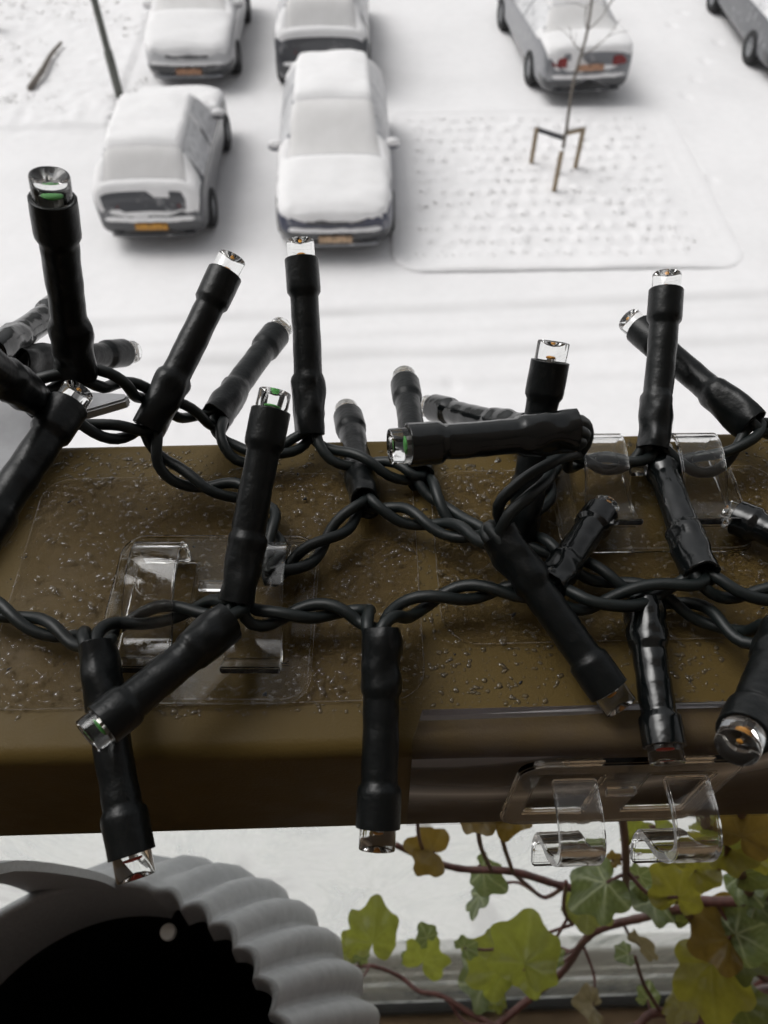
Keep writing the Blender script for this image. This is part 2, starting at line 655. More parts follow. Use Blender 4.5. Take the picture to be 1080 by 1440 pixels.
# raised planting bed with a rounded kerb
c_nl, c_nr = G(556, 383), G(1050, 373)
c_fl = G(585, 160)
bed_x0, bed_x1 = c_nl.x, c_nr.x
bed_y0, bed_y1 = (c_nl.y + c_nr.y) / 2, c_fl.y + 0.1
BH = 0.055


def round_rect(x0, x1, y0, y1, r_, n=8):
    pts = []
    for cx, cy_, a0 in ((x1 - r_, y1 - r_, 0), (x0 + r_, y1 - r_, 90), (x0 + r_, y0 + r_, 180), (x1 - r_, y0 + r_, 270)):
        for k in range(n + 1):
            a = R(a0 + 90 * k / n)
            pts.append((cx + r_ * math.cos(a), cy_ + r_ * math.sin(a)))
    return pts


# plant positions in rows
tufts = []
n_rows = 13
for i in range(n_rows):
    y = bed_y0 + 0.42 + (bed_y1 - bed_y0 - 0.8) * i / (n_rows - 1)
    for j in range(17):
        x = bed_x0 + 0.48 + (bed_x1 - bed_x0 - 1.05) * (j + 0.5 * (i % 2)) / 17
        if rnd.random() < 0.93:
            tufts.append((x + rnd.uniform(-.06, .06), y + rnd.uniform(-.05, .05)))
tarr = np.array(tufts)


def bed_h(x, y):
    edge = min(x - bed_x0, bed_x1 - x, y - bed_y0, bed_y1 - y)
    h = BH + 0.02 * mnoise.noise(Vector((x * 1.5, y * 1.5, 2)))
    h -= 0.022 * smoothstep(0.13, 0.22, edge)
    d2 = ((tarr[:, 0] - x) ** 2 + (tarr[:, 1] - y) ** 2).min()
    inner = smoothstep(0.3, 0.45, edge)
    h += inner * (0.034 * math.exp(-d2 / 0.010) - 0.02 + 0.018 * mnoise.noise(Vector((x * 8, y * 8, 5))))
    return h


nx, ny = 110, 100
V, rings = [], []
rr_ = 0.45
for i in range(nx + 1):
    for j in range(ny + 1):
        x = bed_x0 + (bed_x1 - bed_x0) * i / nx
        y = bed_y0 + (bed_y1 - bed_y0) * j / ny
        # push the corners into the rounded outline
        for cx, sx in ((bed_x0 + rr_, -1), (bed_x1 - rr_, 1)):
            for cy_, sy in ((bed_y0 + rr_, -1), (bed_y1 - rr_, 1)):
                dx, dy = (x - cx) * sx, (y - cy_) * sy
                if dx > 0 and dy > 0:
                    mm, ll = max(dx, dy), math.hypot(dx, dy)
                    x, y = cx + sx * dx * mm / ll, cy_ + sy * dy * mm / ll
        V.append((x, y, bed_h(x, y) * (1 - .75 * smoothstep(bed_x1 - 1.6, bed_x1, x))))
Fc = [q[::-1] for q in grid_faces(nx + 1, ny + 1)]
# skirt: rounded snowy kerb down to the ground
border = [i * (ny + 1) for i in range(nx + 1)] + [nx * (ny + 1) + j for j in range(1, ny + 1)] + [i * (ny + 1) + ny for i in range(nx - 1, -1, -1)] + [j for j in range(ny - 1, 0, -1)]
cxm, cym = (bed_x0 + bed_x1) / 2, (bed_y0 + bed_y1) / 2
nb = len(border)
prev = border
for (off, zz) in ((0.025, BH - 0.012), (0.045, BH - 0.045), (0.048, 0.03), (0.05, -0.06)):
    cur = []
    for k in range(nb):
        x, y, z = V[border[k]]
        pv, nv = V[border[k - 1]], V[border[(k + 1) % nb]]
        tx, ty = nv[0] - pv[0], nv[1] - pv[1]
        l = math.hypot(tx, ty) or 1
        V.append((x + ty / l * off, y - tx / l * off, zz * (1 - .75 * smoothstep(bed_x1 - 1.6, bed_x1, x)) if zz > 0 else zz))
        cur.append(len(V) - 1)
    for k in range(nb):
        k2 = (k + 1) % nb
        Fc.append((prev[k], cur[k], cur[k2], prev[k2]))
    prev = cur
o = mk("planting_bed", V, Fc, "snow", origin=(cxm, cym, 0))
tag(o, kind="structure")

# low plants poking through the snow, rows in the bed: ground cover
parts = []


def blade(base, tip, wd):
    s = (tip - base).cross(Vector((rnd.uniform(-1, 1), rnd.uniform(-1, 1), 0.2)))
    s.normalize()
    s *= wd
    m_ = base.lerp(tip, 0.6)
    return ([base - s, base + s, m_ + s * 0.8, m_ - s * 0.8, tip], [(0, 1, 2, 3), (3, 2, 4)])


def tuft(x, y, z, n, hgt, spread, wd):
    for _ in range(n):
        a = rnd.uniform(0, 6.28)
        rr2 = rnd.uniform(0, spread)
        bp = Vector((x + rr2 * 0.4 * math.cos(a), y + rr2 * 0.4 * math.sin(a), z - 0.02))
        tp = bp + Vector((rr2 * math.cos(a), rr2 * math.sin(a), hgt * rnd.uniform(0.5, 1)))
        parts.append(blade(bp, tp, wd))


for (x, y) in tufts:
    dens = 0.6 + 0.6 * smoothstep(bed_y1, bed_y0, y) + 0.25 * mnoise.noise(Vector((x * 1.3, y * 1.3, 8)))
    tuft(x + rnd.uniform(-.03, .03), y - 0.07, bed_h(x, y - 0.07) * (1 - .75 * smoothstep(bed_x1 - 1.6, bed_x1, x)), int(rnd.uniform(2, 14) * max(dens, .2)), 0.045, 0.09, 0.007)
V, Fc = join(parts)
o = mk("ground_cover", V, Fc, "dry_blades", smooth=False)
tag(o, "low plants poking through the snow in rows on the bed", "ground cover", kind="stuff")

parts = []
for _ in range(420):
    px_, py_ = rnd.uniform(-10, 205), rnd.uniform(-40, 165)
    if 90 < px_ < 150 and 40 < py_:
        continue
    g = G(px_, py_)
    if mnoise.noise(Vector((g.x * 0.8, g.y * 0.8, 3.3))) < -0.02:
        continue
    tuft(g.x, g.y, ground_h(g.x, g.y), rnd.randint(2, 6), 0.07, 0.10, 0.007)
V, Fc = join(parts)
o = mk("verge_grass", V, Fc, "verge_blades", smooth=False)
tag(o, "dry grass blades showing through the snow on the verge", "grass", kind="stuff")

# ================================================================== sapling with stakes
tb = G(785, 236, 0.1)
tree = empty("young_tree", (tb.x, tb.y, 0.0))
tag(tree, "bare thin young tree standing between three stakes in the bed", "tree")
tz = bed_h(tb.x, tb.y)
tp = [Vector((tb.x, tb.y, 0.0)), Vector((tb.x + .02, tb.y + .01, 0.7)), Vector((tb.x - .01, tb.y + .03, 1.5)), Vector((tb.x + .05, tb.y, 2.3)), Vector((tb.x + .02, tb.y + .05, 3.1)), Vector((tb.x + .06, tb.y, 4.0))]
path = catmull(tp, 8)
v, f = sweep(path, lambda i: 0.034 * (1 - 0.65 * i / len(path)) * (1 + 0.15 * mnoise.noise(Vector((i * .7, 0, 0)))), 8)
mk("trunk", v, f, "bark", tree)
parts = []
for k in range(15):
    s = rnd.uniform(0.45, 1.0)
    b0 = path[int(s * (len(path) - 1))]
    a = k * 2.4
    ln = rnd.uniform(0.5, 1.1) * (1.3 - s * 0.6)
    e = b0 + Vector((math.cos(a) * 0.62, math.sin(a) * 0.62, 0.75)) * ln
    mid = b0.lerp(e, 0.5) + Vector((math.cos(a), math.sin(a), -0.3)) * 0.06
    pp = catmull([b0, mid, e], 5)
    parts.append(sweep(pp, lambda i: 0.010 * (1 - 0.7 * i / len(pp)), 5))
    for _ in range(3):
        q = pp[rnd.randint(3, len(pp) - 2)]
        e2 = q + Vector((rnd.uniform(-1, 1), rnd.uniform(-1, 1), rnd.uniform(.2, 1))).normalized() * rnd.uniform(.15, .4)
        p3 = catmull([q, q.lerp(e2, .5) + Vector((0, 0, .02)), e2], 3)
        parts.append(sweep(p3, lambda i: 0.005 * (1 - 0.6 * i / len(p3)), 4))
v, f = join(parts)
mk("crown", v, f, "bark", tree)

st = []
for (bx, by, tx, ty, lab) in ((780, 263, 787, 211, "tan wooden stake in front of the young tree's trunk"),
                             (748, 222, 751, 177, "wooden tree stake tied to the tree by a dark strap"),
                             (810, 230, 822, 178, "wooden tree stake tied to the tree by a snow-dusted strap")):
    g = G(bx, by, 0.1)
    # height from where the top shows along the vertical through the base
    d = ray(tx, ty)
    k = math.hypot(g.x, g.y) / math.hypot(d.x, d.y)
    zt = ZC + d.z * k
    sroot = [Vector((g.x, g.y, -0.05)), Vector((g.x + .004, g.y, zt))]
    pp = catmull(sroot, 6)
    v, f = sweep(pp, lambda i: 0.041, 12)
    so = mk("tree_stake", v, f, "stake_wood", smooth=False, origin=(g.x, g.y, 0))
    tag(so, lab, "stake", "stakes round the young tree")
    cap = [(g.x + 0.045 * math.cos(a), g.y + 0.045 * math.sin(a), zt) for a in np.linspace(0, 6.28, 12, endpoint=False)]
    cap2 = [(g.x + 0.03 * math.cos(a), g.y + 0.03 * math.sin(a), zt + 0.03) for a in np.linspace(0, 6.28, 12, endpoint=False)]
    mk("snow_cap", cap + cap2, [(i, (i + 1) % 12, 12 + (i + 1) % 12, 12 + i) for i in range(12)] + [tuple(range(12, 24))], "car_snow", so)
    st.append((so, Vector((g.x, g.y, zt - 0.05))))
for idx, lab, mt in ((1, "dark strap from a stake to the young tree's trunk", "strap_dark"), (2, "pale strap from a stake to the young tree's trunk", "stake_wood")):
    a = st[idx][1]
    b_ = Vector((tb.x, tb.y, 0)) + Vector((0.02, 0.01, st[0][1].z + 0.02))
    b_.z = min(b_.z, a.z)
    dirv = (b_ - a)
    side = dirv.cross(Vector((0, 0, 1))).normalized() * 0.006
    upv = Vector((0, 0, 0.042))
    v = [a - side - upv, a + side - upv, a + side + upv, a - side + upv, b_ - side - upv, b_ + side - upv, b_ + side + upv, b_ - side + upv]
    f = [(0, 3, 2, 1), (4, 5, 6, 7), (0, 1, 5, 4), (1, 2, 6, 5), (2, 3, 7, 6), (3, 0, 4, 7)]
    so = mk("tree_strap", v, f, mt, smooth=False)
    tag(so, lab, "strap")
    sw = side * 2.2
    v2 = [a - sw + upv * 1.02, a + sw + upv * 1.02, b_ + sw + upv * 1.02, b_ - sw + upv * 1.02, a + upv * 1.6, b_ + upv * 1.6]
    mk("snow_cap", v2, [(0, 1, 4), (1, 2, 5, 4), (2, 3, 5), (3, 0, 4, 5), (0, 3, 2, 1)], "car_snow", so)

# lamp post behind the parked cars
lb = G(170, 141)
post = empty("lamp_post", (lb.x, lb.y, 0))
tag(post, "slim grey-green lamp post rising behind the parked hatchback", "lamp post")
pp = [Vector((lb.x, lb.y, z)) for z in (-0.05, 0.9, 0.92, 2.5, 5.6)]
rad_ = (0.085, 0.085, 0.068, 0.062, 0.045)
v, f = sweep(pp, lambda i: rad_[i], 14)
mk("pole", v, f, "pole_metal", post)
pp = catmull([Vector((lb.x, lb.y, 5.55)), Vector((lb.x, lb.y + 0.1, 5.85)), Vector((lb.x, lb.y + 0.6, 5.95))], 5)
v, f = sweep(pp, lambda i: 0.035, 8)
mk("arm", v, f, "pole_metal", post)
v, f = box(lb.x - .12, lb.x + .12, lb.y + .55, lb.y + 1.15, 5.88, 5.98)
bevel_obj(mk("lamp_head", v, f, "pole_metal", post), 0.03)
v, f = box(lb.x - .03, lb.x + .03, lb.y - .1, lb.y - .06, 1.1, 1.35)
bevel_obj(mk("access_hatch", v, f, "pole_metal", post), 0.006)

# small things on the verge
a, b_ = G(42, 124, 0.16), G(86, 60, 0.18)
pp = catmull([a, a.lerp(b_, .35) + Vector((.05, 0, .05)), a.lerp(b_, .7) + Vector((-.02, 0, .02)), b_], 6)
v, f = sweep(pp, lambda i: 0.06 * (1 - 0.5 * i / len(pp)) * (1 + .2 * mnoise.noise(Vector((i * .9, 2, 0)))), 9)
so = mk("fallen_branch", v, f, "bark")
tag(so, "grey branch lying on the snowy verge beside the lamp post", "branch")
g = G(-4, 50)
pp = [Vector((g.x, g.y, z)) for z in (-.05, .8, .86, .9)]
v, f = sweep(pp, lambda i: (0.075, 0.075, 0.07, 0.04)[i], 14)
so = mk("bollard", v, f, "strap_dark", origin=(g.x, g.y, 0))
tag(so, "short dark bollard standing in the snowy verge", "bollard")
v, f = sweep([Vector((g.x, g.y, z)) for z in (.895, .93, .95)], lambda i: (.055, .045, .02)[i], 12)
mk("snow_cap", v, f, "car_snow", so)


# ================================================================== cars
def pchip(xs, ys, xq):
    xs, ys, xq = map(lambda q: np.asarray(q, float), (xs, ys, xq))
    h = np.diff(xs)
    d = np.diff(ys) / h
    mm = np.zeros_like(ys)
    mm[0], mm[-1] = d[0], d[-1]
    for i in range(1, len(xs) - 1):
        if d[i - 1] * d[i] > 0:
            w1, w2 = 2 * h[i] + h[i - 1], h[i] + 2 * h[i - 1]
            mm[i] = (w1 + w2) / (w1 / d[i - 1] + w2 / d[i])
    idx = np.clip(np.searchsorted(xs, xq) - 1, 0, len(xs) - 2)
    tt = (xq - xs[idx]) / h[idx]
    h00 = 2 * tt ** 3 - 3 * tt ** 2 + 1
    h10 = tt ** 3 - 2 * tt ** 2 + tt
    h01 = -2 * tt ** 3 + 3 * tt ** 2
    h11 = tt ** 3 - tt ** 2
    return h00 * ys[idx] + h10 * h[idx] * mm[idx] + h01 * ys[idx + 1] + h11 * h[idx] * mm[idx + 1]


# stations: y (front = 0), zlow, zbelt, ztop, wl, wb, wt   (half widths); screens: y ranges of glass
CARS = {
    "hatch": dict(L=3.95, st=[(0.00, .26, .60, .74, .66, .72, .60), (0.12, .22, .64, .81, .78, .82, .70), (0.45, .20, .70, .86, .83, .86, .74),
                              (0.95, .20, .82, .98, .84, .865, .70), (1.15, .20, .86, 1.06, .84, .87, .66), (1.75, .20, .90, 1.46, .84, .87, .60), (2.10, .20, .92, 1.52, .84, .87, .60),
                              (3.00, .20, .96, 1.52, .84, .87, .60), (3.45, .20, .97, 1.47, .84, .865, .58), (3.78, .22, .95, 1.12, .83, .85, .62), (3.90, .25, .80, .95, .80, .83, .66), (3.95, .28, .62, .72, .74, .78, .64)],
                  front=(1.08, 1.80), rear=(3.47, 3.77), sides=(1.45, 3.45), wheels=(0.72, 3.25), plate_r=(.46, .10), plate_f=(.42, .10)),
    "mpv": dict(L=4.30, st=[(0.00, .26, .62, .76, .66, .74, .64), (0.12, .21, .66, .83, .80, .84, .72), (0.45, .20, .72, .90, .87, .90, .78),
                            (1.05, .20, .84, 1.02, .88, .905, .74), (1.25, .20, .88, 1.10, .88, .91, .70), (1.95, .20, .93, 1.50, .88, .91, .63), (2.30, .20, .95, 1.56, .88, .91, .62),
                            (3.30, .20, .98, 1.55, .88, .905, .61), (3.75, .20, .98, 1.48, .88, .90, .58), (4.12, .22, .95, 1.10, .86, .88, .62), (4.24, .25, .80, .92, .83, .86, .68), (4.30, .28, .62, .72, .76, .8, .66)],
                front=(1.18, 2.0), rear=(3.77, 4.10), sides=(1.6, 3.7), wheels=(0.82, 3.45), plate_r=(.5, .1), plate_f=(.40, .1)),
    "sedan": dict(L=4.55, st=[(0.00, .26, .54, .62, .64, .70, .60), (0.12, .21, .60, .71, .80, .84, .72), (0.45, .20, .68, .83, .86, .88, .77),
                              (1.15, .20, .80, .95, .87, .89, .73), (1.35, .20, .84, 1.01, .87, .89, .70), (2.05, .20, .89, 1.38, .87, .89, .58), (2.40, .20, .91, 1.43, .87, .89, .57),
                              (2.95, .20, .93, 1.42, .87, .89, .56), (3.25, .20, .94, 1.35, .87, .885, .56), (3.80, .20, .94, 1.04, .86, .88, .70), (4.35, .22, .90, 1.00, .84, .865, .73), (4.48, .25, .80, .94, .81, .84, .70), (4.55, .28, .60, .72, .75, .79, .66)],
                  front=(1.28, 2.1), rear=(3.3, 3.78), sides=(1.7, 3.6), wheels=(0.85, 3.55), plate_r=(.72, .1), plate_f=(.40, .1)),
}


def build_car(kind, paint, plate, rear_to_camera, snow_cut, seed, thick=0.05, bare=None):
    """parts in the car's own frame: origin under the nose (or tail) centre, y going away from the camera"""
    C_ = CARS[kind]
    st_ = np.array(C_["st"])
    L = C_["L"]
    nu = 62
    ys = np.concatenate([np.linspace(0, .14, 7)[:-1], np.linspace(.14, L - .2, nu), np.linspace(L - .2, L, 8)[1:]])
    prm = [pchip(st_[:, 0], st_[:, k], ys) for k in range(1, 7)]
    prof_rows = []
    SUB = 4
    for i in range(len(ys)):
        zl, zb, zt, wl, wb, wt = (p_[i] for p_ in prm)
        pts = [(wl * .80, zl), (wl, zl + .10), (wb, zl + (zb - zl) * .55), (wb * .985, zb), (wt + .02, zt - .07 * min(1, (zt - zb) / .3) - 0.005), (wt * .72, zt), (0.0, zt + .018)]
        pts3 = [Vector((p_[0], 0, p_[1])) for p_ in pts]
        prof_rows.append(catmull(pts3, SUB))
    nv = len(prof_rows[0])
    full = 2 * nv - 1
    V = []
    for i, row in enumerate(prof_rows):
        rr2 = [Vector((p_.x, ys[i], p_.z)) for p_ in row]
        V += [Vector((-p_.x, p_.y, p_.z)) for p_ in rr2] + rr2[-2::-1]
    Fc = grid_faces(len(ys), full)
    reg = [("side", i, j) for i in range(len(ys) - 1) for j in range(full - 1)]

    def capend(i0, sgn):
        base = i0 * full
        ring = [V[base + j] for j in range(full)]
        zmid = (min(p_.z for p_ in ring) + max(p_.z for p_ in ring)) / 2
        prev = [base + j for j in range(full)]
        for k in range(1, 7):
            tt = k / 6
            cur = []
            for p_ in ring:
                q = Vector((p_.x * (1 - tt), p_.y + sgn * 0.07 * (1 - (1 - tt) ** 2), p_.z + (zmid - p_.z) * tt))
                V.append(q)
                cur.append(len(V) - 1)
            for j in range(full - 1):
                Fc.append((prev[j], prev[j + 1], cur[j + 1], cur[j]) if sgn < 0 else (prev[j], cur[j], cur[j + 1], prev[j + 1]))
                reg.append(("cap", k, j))
            prev = cur
    # orientation: the grid above faces outwards when flipped
    Fc = [q[::-1] for q in Fc]
    capend(0, -1)
    capend(len(ys) - 1, 1)
    # place in car frame
    if rear_to_camera:      # tail at y = 0
        V = [Vector((-p_.x, L - p_.y, p_.z)) for p_ in V]
        yy = lambda y: L - y
    else:
        yy = lambda y: y
    me = bpy.data.meshes.new("tmp")
    me.from_pydata([tuple(p_) for p_ in V], [], Fc)
    bm = bmesh.new()
    bm.from_mesh(me)
    bmesh.ops.recalc_face_normals(bm, faces=bm.faces)
    bm.normal_update()
    bm.verts.ensure_lookup_table()
    bm.faces.ensure_lookup_table()
    vnorm = [v_.normal.copy() for v_ in bm.verts]
    fn = [f2.normal.copy() for f2 in bm.faces]
    fcn = [f2.calc_center_median() for f2 in bm.faces]
    Fo = [tuple(v_.index for v_ in f2.verts) for f2 in bm.faces]
    bm.free()
    bpy.data.meshes.remove(me)
    groups = {"body": [], "windscreen": [], "rear_window": [], "side_window": [], "bumper": []}
    snow_f = []
    jb0, jb1 = 3 * SUB, 4 * SUB
    for k, q in enumerate(Fo):
        c_ = fcn[k]
        yo = L - c_.y if rear_to_camera else c_.y
        typ, a_, j = reg[k]
        g = "body"
        jj = min(j, full - 2 - j)
        if typ == "side" and C_["front"][0] < yo < C_["front"][1] and jj >= jb1:
            g = "windscreen"
        elif typ == "side" and C_["rear"][0] < yo < C_["rear"][1] and jj >= jb1:
            g = "rear_window"
        elif typ == "side" and C_["sides"][0] < yo < C_["sides"][1] and jb0 <= jj < jb1 and abs(yo - (C_["sides"][0] + C_["sides"][1]) / 2) > .05:
            g = "side_window"
        elif c_.z < .50 and (yo < .35 or yo > L - .35) or c_.z < .24:
            g = "bumper"
        groups[g].append(q)
        nz = mnoise.noise(Vector((c_.x * 3 + seed, c_.y * 3, c_.z * 3))) * .22 + mnoise.noise(Vector((c_.x * 9 + seed, c_.y * 9, c_.z * 9))) * .10
        cut = snow_cut + (.16 if abs(fn[k].x) > .55 else 0)
        ok = fn[k].z + nz > cut and c_.z > .5
        if g in ("windscreen", "rear_window", "side_window") or (bare and bare(c_.x, yo, c_.z)):
            ok = False
        if ok:
            snow_f.append(q)
    res = {}

    def sub(fl):
        ids = sorted({i for q in fl for i in q})
        mp_ = {v_: n_ for n_, v_ in enumerate(ids)}
        return ids, [tuple(mp_[i] for i in q) for q in fl]
    matmap = {"body": paint, "windscreen": "snowy_screen", "rear_window": "snowy_screen", "side_window": "dusted_glass", "bumper": "bumper_plastic"}
    for g, fl in groups.items():
        if not fl:
            continue
        ids, ff = sub(fl)
        res[g] = ([V[i] for i in ids], ff, matmap[g])
    # snow pillow
    ids, ff = sub(snow_f)
    cnt = {}
    for q in ff:
        for a_, b2 in zip(q, q[1:] + q[:1]):
            cnt[frozenset((a_, b2))] = cnt.get(frozenset((a_, b2)), 0) + 1
    edge = {i for e_, n_ in cnt.items() if n_ == 1 for i in e_}
    near = {i for q in ff if any(i2 in edge for i2 in q) for i in q}
    sv = []
    for n_, i in enumerate(ids):
        p_, nn = V[i], vnorm[i]
        th = thick * (0.45 + 0.55 * max(nn.z, 0)) * (1 + .45 * mnoise.noise(Vector((p_.x * 2.2 + seed, p_.y * 2.2, 1))) + .30 * mnoise.noise(Vector((p_.x * 7 + seed, p_.y * 7, 4))))
        if n_ in edge:
            th = -0.004
        elif n_ in near:
            th *= 0.75
        sv.append(p_ + nn * th + Vector((0, 0, .2 * max(th, 0))))
    res["snow_cover"] = (sv, ff, "car_snow")
    return res, C_, yy, L


def disc_wheel(cx, cy_, cz, r_, wd, sgn):
    prof = [(-wd / 2, r_ * .62), (-wd / 2, r_ * .93), (-wd * .38, r_), (wd * .38, r_), (wd / 2, r_ * .93), (wd / 2, r_ * .62)]
    n = 24
    V = [(cx + sgn * a, cy_ + b_ * math.cos(2 * math.pi * k / n), cz + b_ * math.sin(2 * math.pi * k / n)) for a, b_ in prof for k in range(n)]
    return V, grid_faces(len(prof), n, True)


def disc_rim(cx, cy_, cz, r_, wd, sgn):
    n = 20
    V, Fc = [], []
    for a, b_ in ((wd * .30, r_ * .63), (wd * .42, r_ * .58), (wd * .30, r_ * .5), (wd * .34, r_ * .16), (wd * .44, r_ * .1)):
        V += [(cx + sgn * a, cy_ + b_ * math.cos(2 * math.pi * k / n) * (1 if b_ > r_ * .4 or k % 4 else 1.6), cz + b_ * math.sin(2 * math.pi * k / n)) for k in range(n)]
    Fc = grid_faces(5, n, True) + [tuple(4 * n + k for k in range(n))]
    return V, Fc


def car(name, kind, paint, plate, px, py, rz, rear, label, snow_cut=.28, seed=0, sc=1.0, bare=None, lamps="tail_red"):
    g = G(px, py)
    root = empty(name, (g.x, g.y, 0.0), R(rz))
    tag(root, label, "car", "cars parked in the snow")
    res, C_, yy, L = build_car(kind, paint, plate, rear, snow_cut, seed, bare=bare)
    kids = {}
    for nm, (v, f, mt) in res.items():
        v = [p_ * sc for p_ in v]
        if nm == "side_window":
            for s_ in (-1, 1):
                fl = [q for q in f if v[q[0]].x * s_ > 0]
                ids = sorted({i for q in fl for i in q})
                mp_ = {b2: a2 for a2, b2 in enumerate(ids)}
                kids[nm] = mk(nm, [v[i] for i in ids], [tuple(mp_[i] for i in q) for q in fl], mt, root, local=True)
        elif nm == "bumper":
            kids[nm] = mk("lower_trim", v, f, mt, root, local=True)
        else:
            kids[nm] = mk(nm, v, f, mt, root, local=True)
    wb = C_["st"][5][5]
    for yw in C_["wheels"]:
        for s_ in (-1, 1):
            cx = s_ * (wb - .075) * sc
            v, f = disc_wheel(cx, yy(yw) * sc, .31 * sc, .31 * sc, .2 * sc, s_)
            wh = mk("wheel", v, f, "tyre", root, local=True)
            v, f = disc_rim(cx, yy(yw) * sc, .31 * sc, .31 * sc, .2 * sc, s_)
            ro = mk("rim", v, f, "rim_metal", None, local=True)
            ro.parent = wh
            ro.location = ro.location - wh.location
    # plate on the end that faces the camera
    pz = (C_["plate_r"] if rear else C_["plate_f"])[0]
    ye = -0.085
    v, f = box(-.26, .26, ye - .012, ye + .02, pz - .055, pz + .055)
    bevel_obj(mk("number_plate", [Vector(q) * sc for q in v], f, plate, root, local=True), .008)
    # lamps at the corners of that end
    zl = .80 if rear else .64
    for s_ in (-1, 1):
        hw = (.70 if kind != "mpv" else .74)
        if rear:
            y_a = 0.01 if kind != "sedan" else -0.045
            pts = [(hw - .24, y_a - .02, zl - .07), (hw + .02, y_a + .03, zl - .06), (hw + .06, y_a + .16, zl + .03), (hw + .03, y_a + .14, zl + .10), (hw - .24, y_a + .02, zl + .06)]
        else:
            pts = [(hw - .28, -.045, zl - .05), (hw - .02, .02, zl - .04), (hw + .09, .20, zl + .03), (hw + .07, .22, zl + .09), (hw - .24, -.005, zl + .07)]
        v = [Vector((s_ * a, b_, c_)) for a, b_, c_ in pts] + [Vector((s_ * a * .97, b_ + .12, c_)) for a, b_, c_ in pts]
        n_ = 5
        f = [tuple(range(n_)), tuple(range(2 * n_ - 1, n_ - 1, -1))] + [(i, n_ + i, n_ + (i + 1) % n_, (i + 1) % n_) for i in range(n_)]
        if s_ < 0:
            f = [q[::-1] for q in f]
        bevel_obj(mk("tail_light" if rear else "headlight", [q * sc for q in v], f, lamps if rear else "lamp_clear", root, local=True), .012)
    # snow lying on the bumper ledge, lower lip, grille
    def arc(x, y0_):
        return y0_ + .16 * abs(x) ** 3
    zb_ = .545 if not rear else .57
    if kind == "sedan":
        zb_ = .56
    pp = [Vector((x, arc(x, -.062), zb_ + .012 * mnoise.noise(Vector((x * 5, seed, 0))))) for x in np.linspace(-.70, .70, 25)]
    v, f = sweep(pp, lambda i: (.036 * (1 + .3 * mnoise.noise(Vector((i * .6, seed, 3)))) * (1 if 0 < i < 24 else .5), .05), 10)
    mk("bumper_snow", [q * sc for q in v], f, "car_snow", root, local=True)
    pp = [Vector((x, arc(x, -.075), .30)) for x in np.linspace(-.66, .66, 21)]
    v, f = sweep(pp, lambda i: (.03, .022), 8)
    mk("lower_lip", [q * sc for q in v], f, "paint_silver" if not rear else "bumper_plastic", root, local=True)
    if not rear:
        pp = [Vector((x, arc(x, -.050), .655 + .03 * abs(x))) for x in np.linspace(-.42, .42, 15)]
        v, f = sweep(pp, lambda i: (.03, .03), 8)
        mk("grille", [q * sc for q in v], f, "bumper_plastic", root, local=True)
    # mirrors with snow on them
    for s_ in (-1, 1):
        ym = yy(C_["front"][0] + .42)
        V, Fc = [], []
        for i in range(9):
            for k in range(12):
                th, ph = math.pi * i / 8, 2 * math.pi * k / 12
                V.append(Vector((s_ * (wb + .03) + .12 * math.sin(th) * math.cos(ph), ym + .07 * math.sin(th) * math.sin(ph), 1.0 + .075 * math.cos(th))) * sc)
        mo = mk("mirror", V, grid_faces(9, 12, True), paint, root, local=True)
        V2 = [p_ * 1.0 + Vector((0, -.012, .035)) for p_ in V if p_.z > .955 * sc]
        n2 = len(V2) // 12
        so = mk("snow_cap", V2[:n2 * 12], grid_faces(n2, 12, True) + [tuple(range((n2 - 1) * 12, n2 * 12))], "car_snow", None)
        so.parent = mo
        so.location = so.location - mo.location
    return root


hatch_bare = lambda x, y, z: (3.70 < y and .70 < z < .93 + .04 * mnoise.noise(Vector((x * 7, 0, 2))) and abs(x + .1) < .62) or (y > 3.85 and z < .58)
car("parked_hatchback", "hatch", "paint_grey", "plate_yellow", 224, 350, 0.0, True,
    "snow-covered grey hatchback seen from behind with a bright yellow plate", .22, 1, 0.97, hatch_bare)
car("parked_minivan", "mpv", "paint_navy", "plate_pale", 474, 364, 0.5, False,
    "dark blue car with snowy bonnet parked beside the planting bed", .22, 5, 1.0)
car("parked_compact", "mpv", "paint_white", "plate_orange", 272, 127, 0.0, False,
    "snow-covered pale car with an orange plate, nose towards the hatchback's roof", .22, 9, 0.98)
car("parked_estate", "hatch", "paint_grey", "plate_pale", 456, 134, 0.0, True,
    "snow-covered grey car right behind the dark blue car", .26, 13, 1.06, lambda x, y, z: (y > 3.72 and .62 < z < .92))
car("parked_sedan", "sedan", "paint_silver", "plate_orange", 818, 147, 5.0, True,
    "silver saloon with a red tail light showing behind the young tree", .30, 17, 1.0, lambda x, y, z: y > 4.4 and z < .62)
car("parked_dark_sedan", "sedan", "paint_dark", "plate_pale", 1128, 118, 0.0, True,
    "dark grey car whose bare flank shows beside footprints in the snow", .38, 21, 1.0)

# ================================================================== THE BALCONY
for nm, dims, mt in (("house_wall", (-4, 4, -1.55, -1.35, 0, ZC + 2.2), "render_wall"),
                     ("balcony_ceiling", (-4, 4, -1.349, 0.12, ZC + 1.05, ZC + 1.25), "render_wall"),  # unseen slab, carried outward to keep sky light off the rail's inner side
                     ("shade_partition_left", (-1.75, -1.62, -1.349, 0.10, FLOOR + .02, ZC + 1.05), "render_wall"),  # unseen side walls added to darken the balcony side
                     ("shade_partition_right", (1.62, 1.75, -1.349, 0.10, FLOOR + .02, ZC + 1.05), "render_wall")):
    v, f = box(*dims)
    tag(mk(nm, v, f, mt, smooth=False), kind="structure")
v, f = box(-4, 4, -1.349, 0.150, FLOOR - 0.2, FLOOR - 0.010)
fl = mk("balcony_floor", v, f, "concrete", smooth=False)
tag(fl, kind="structure")
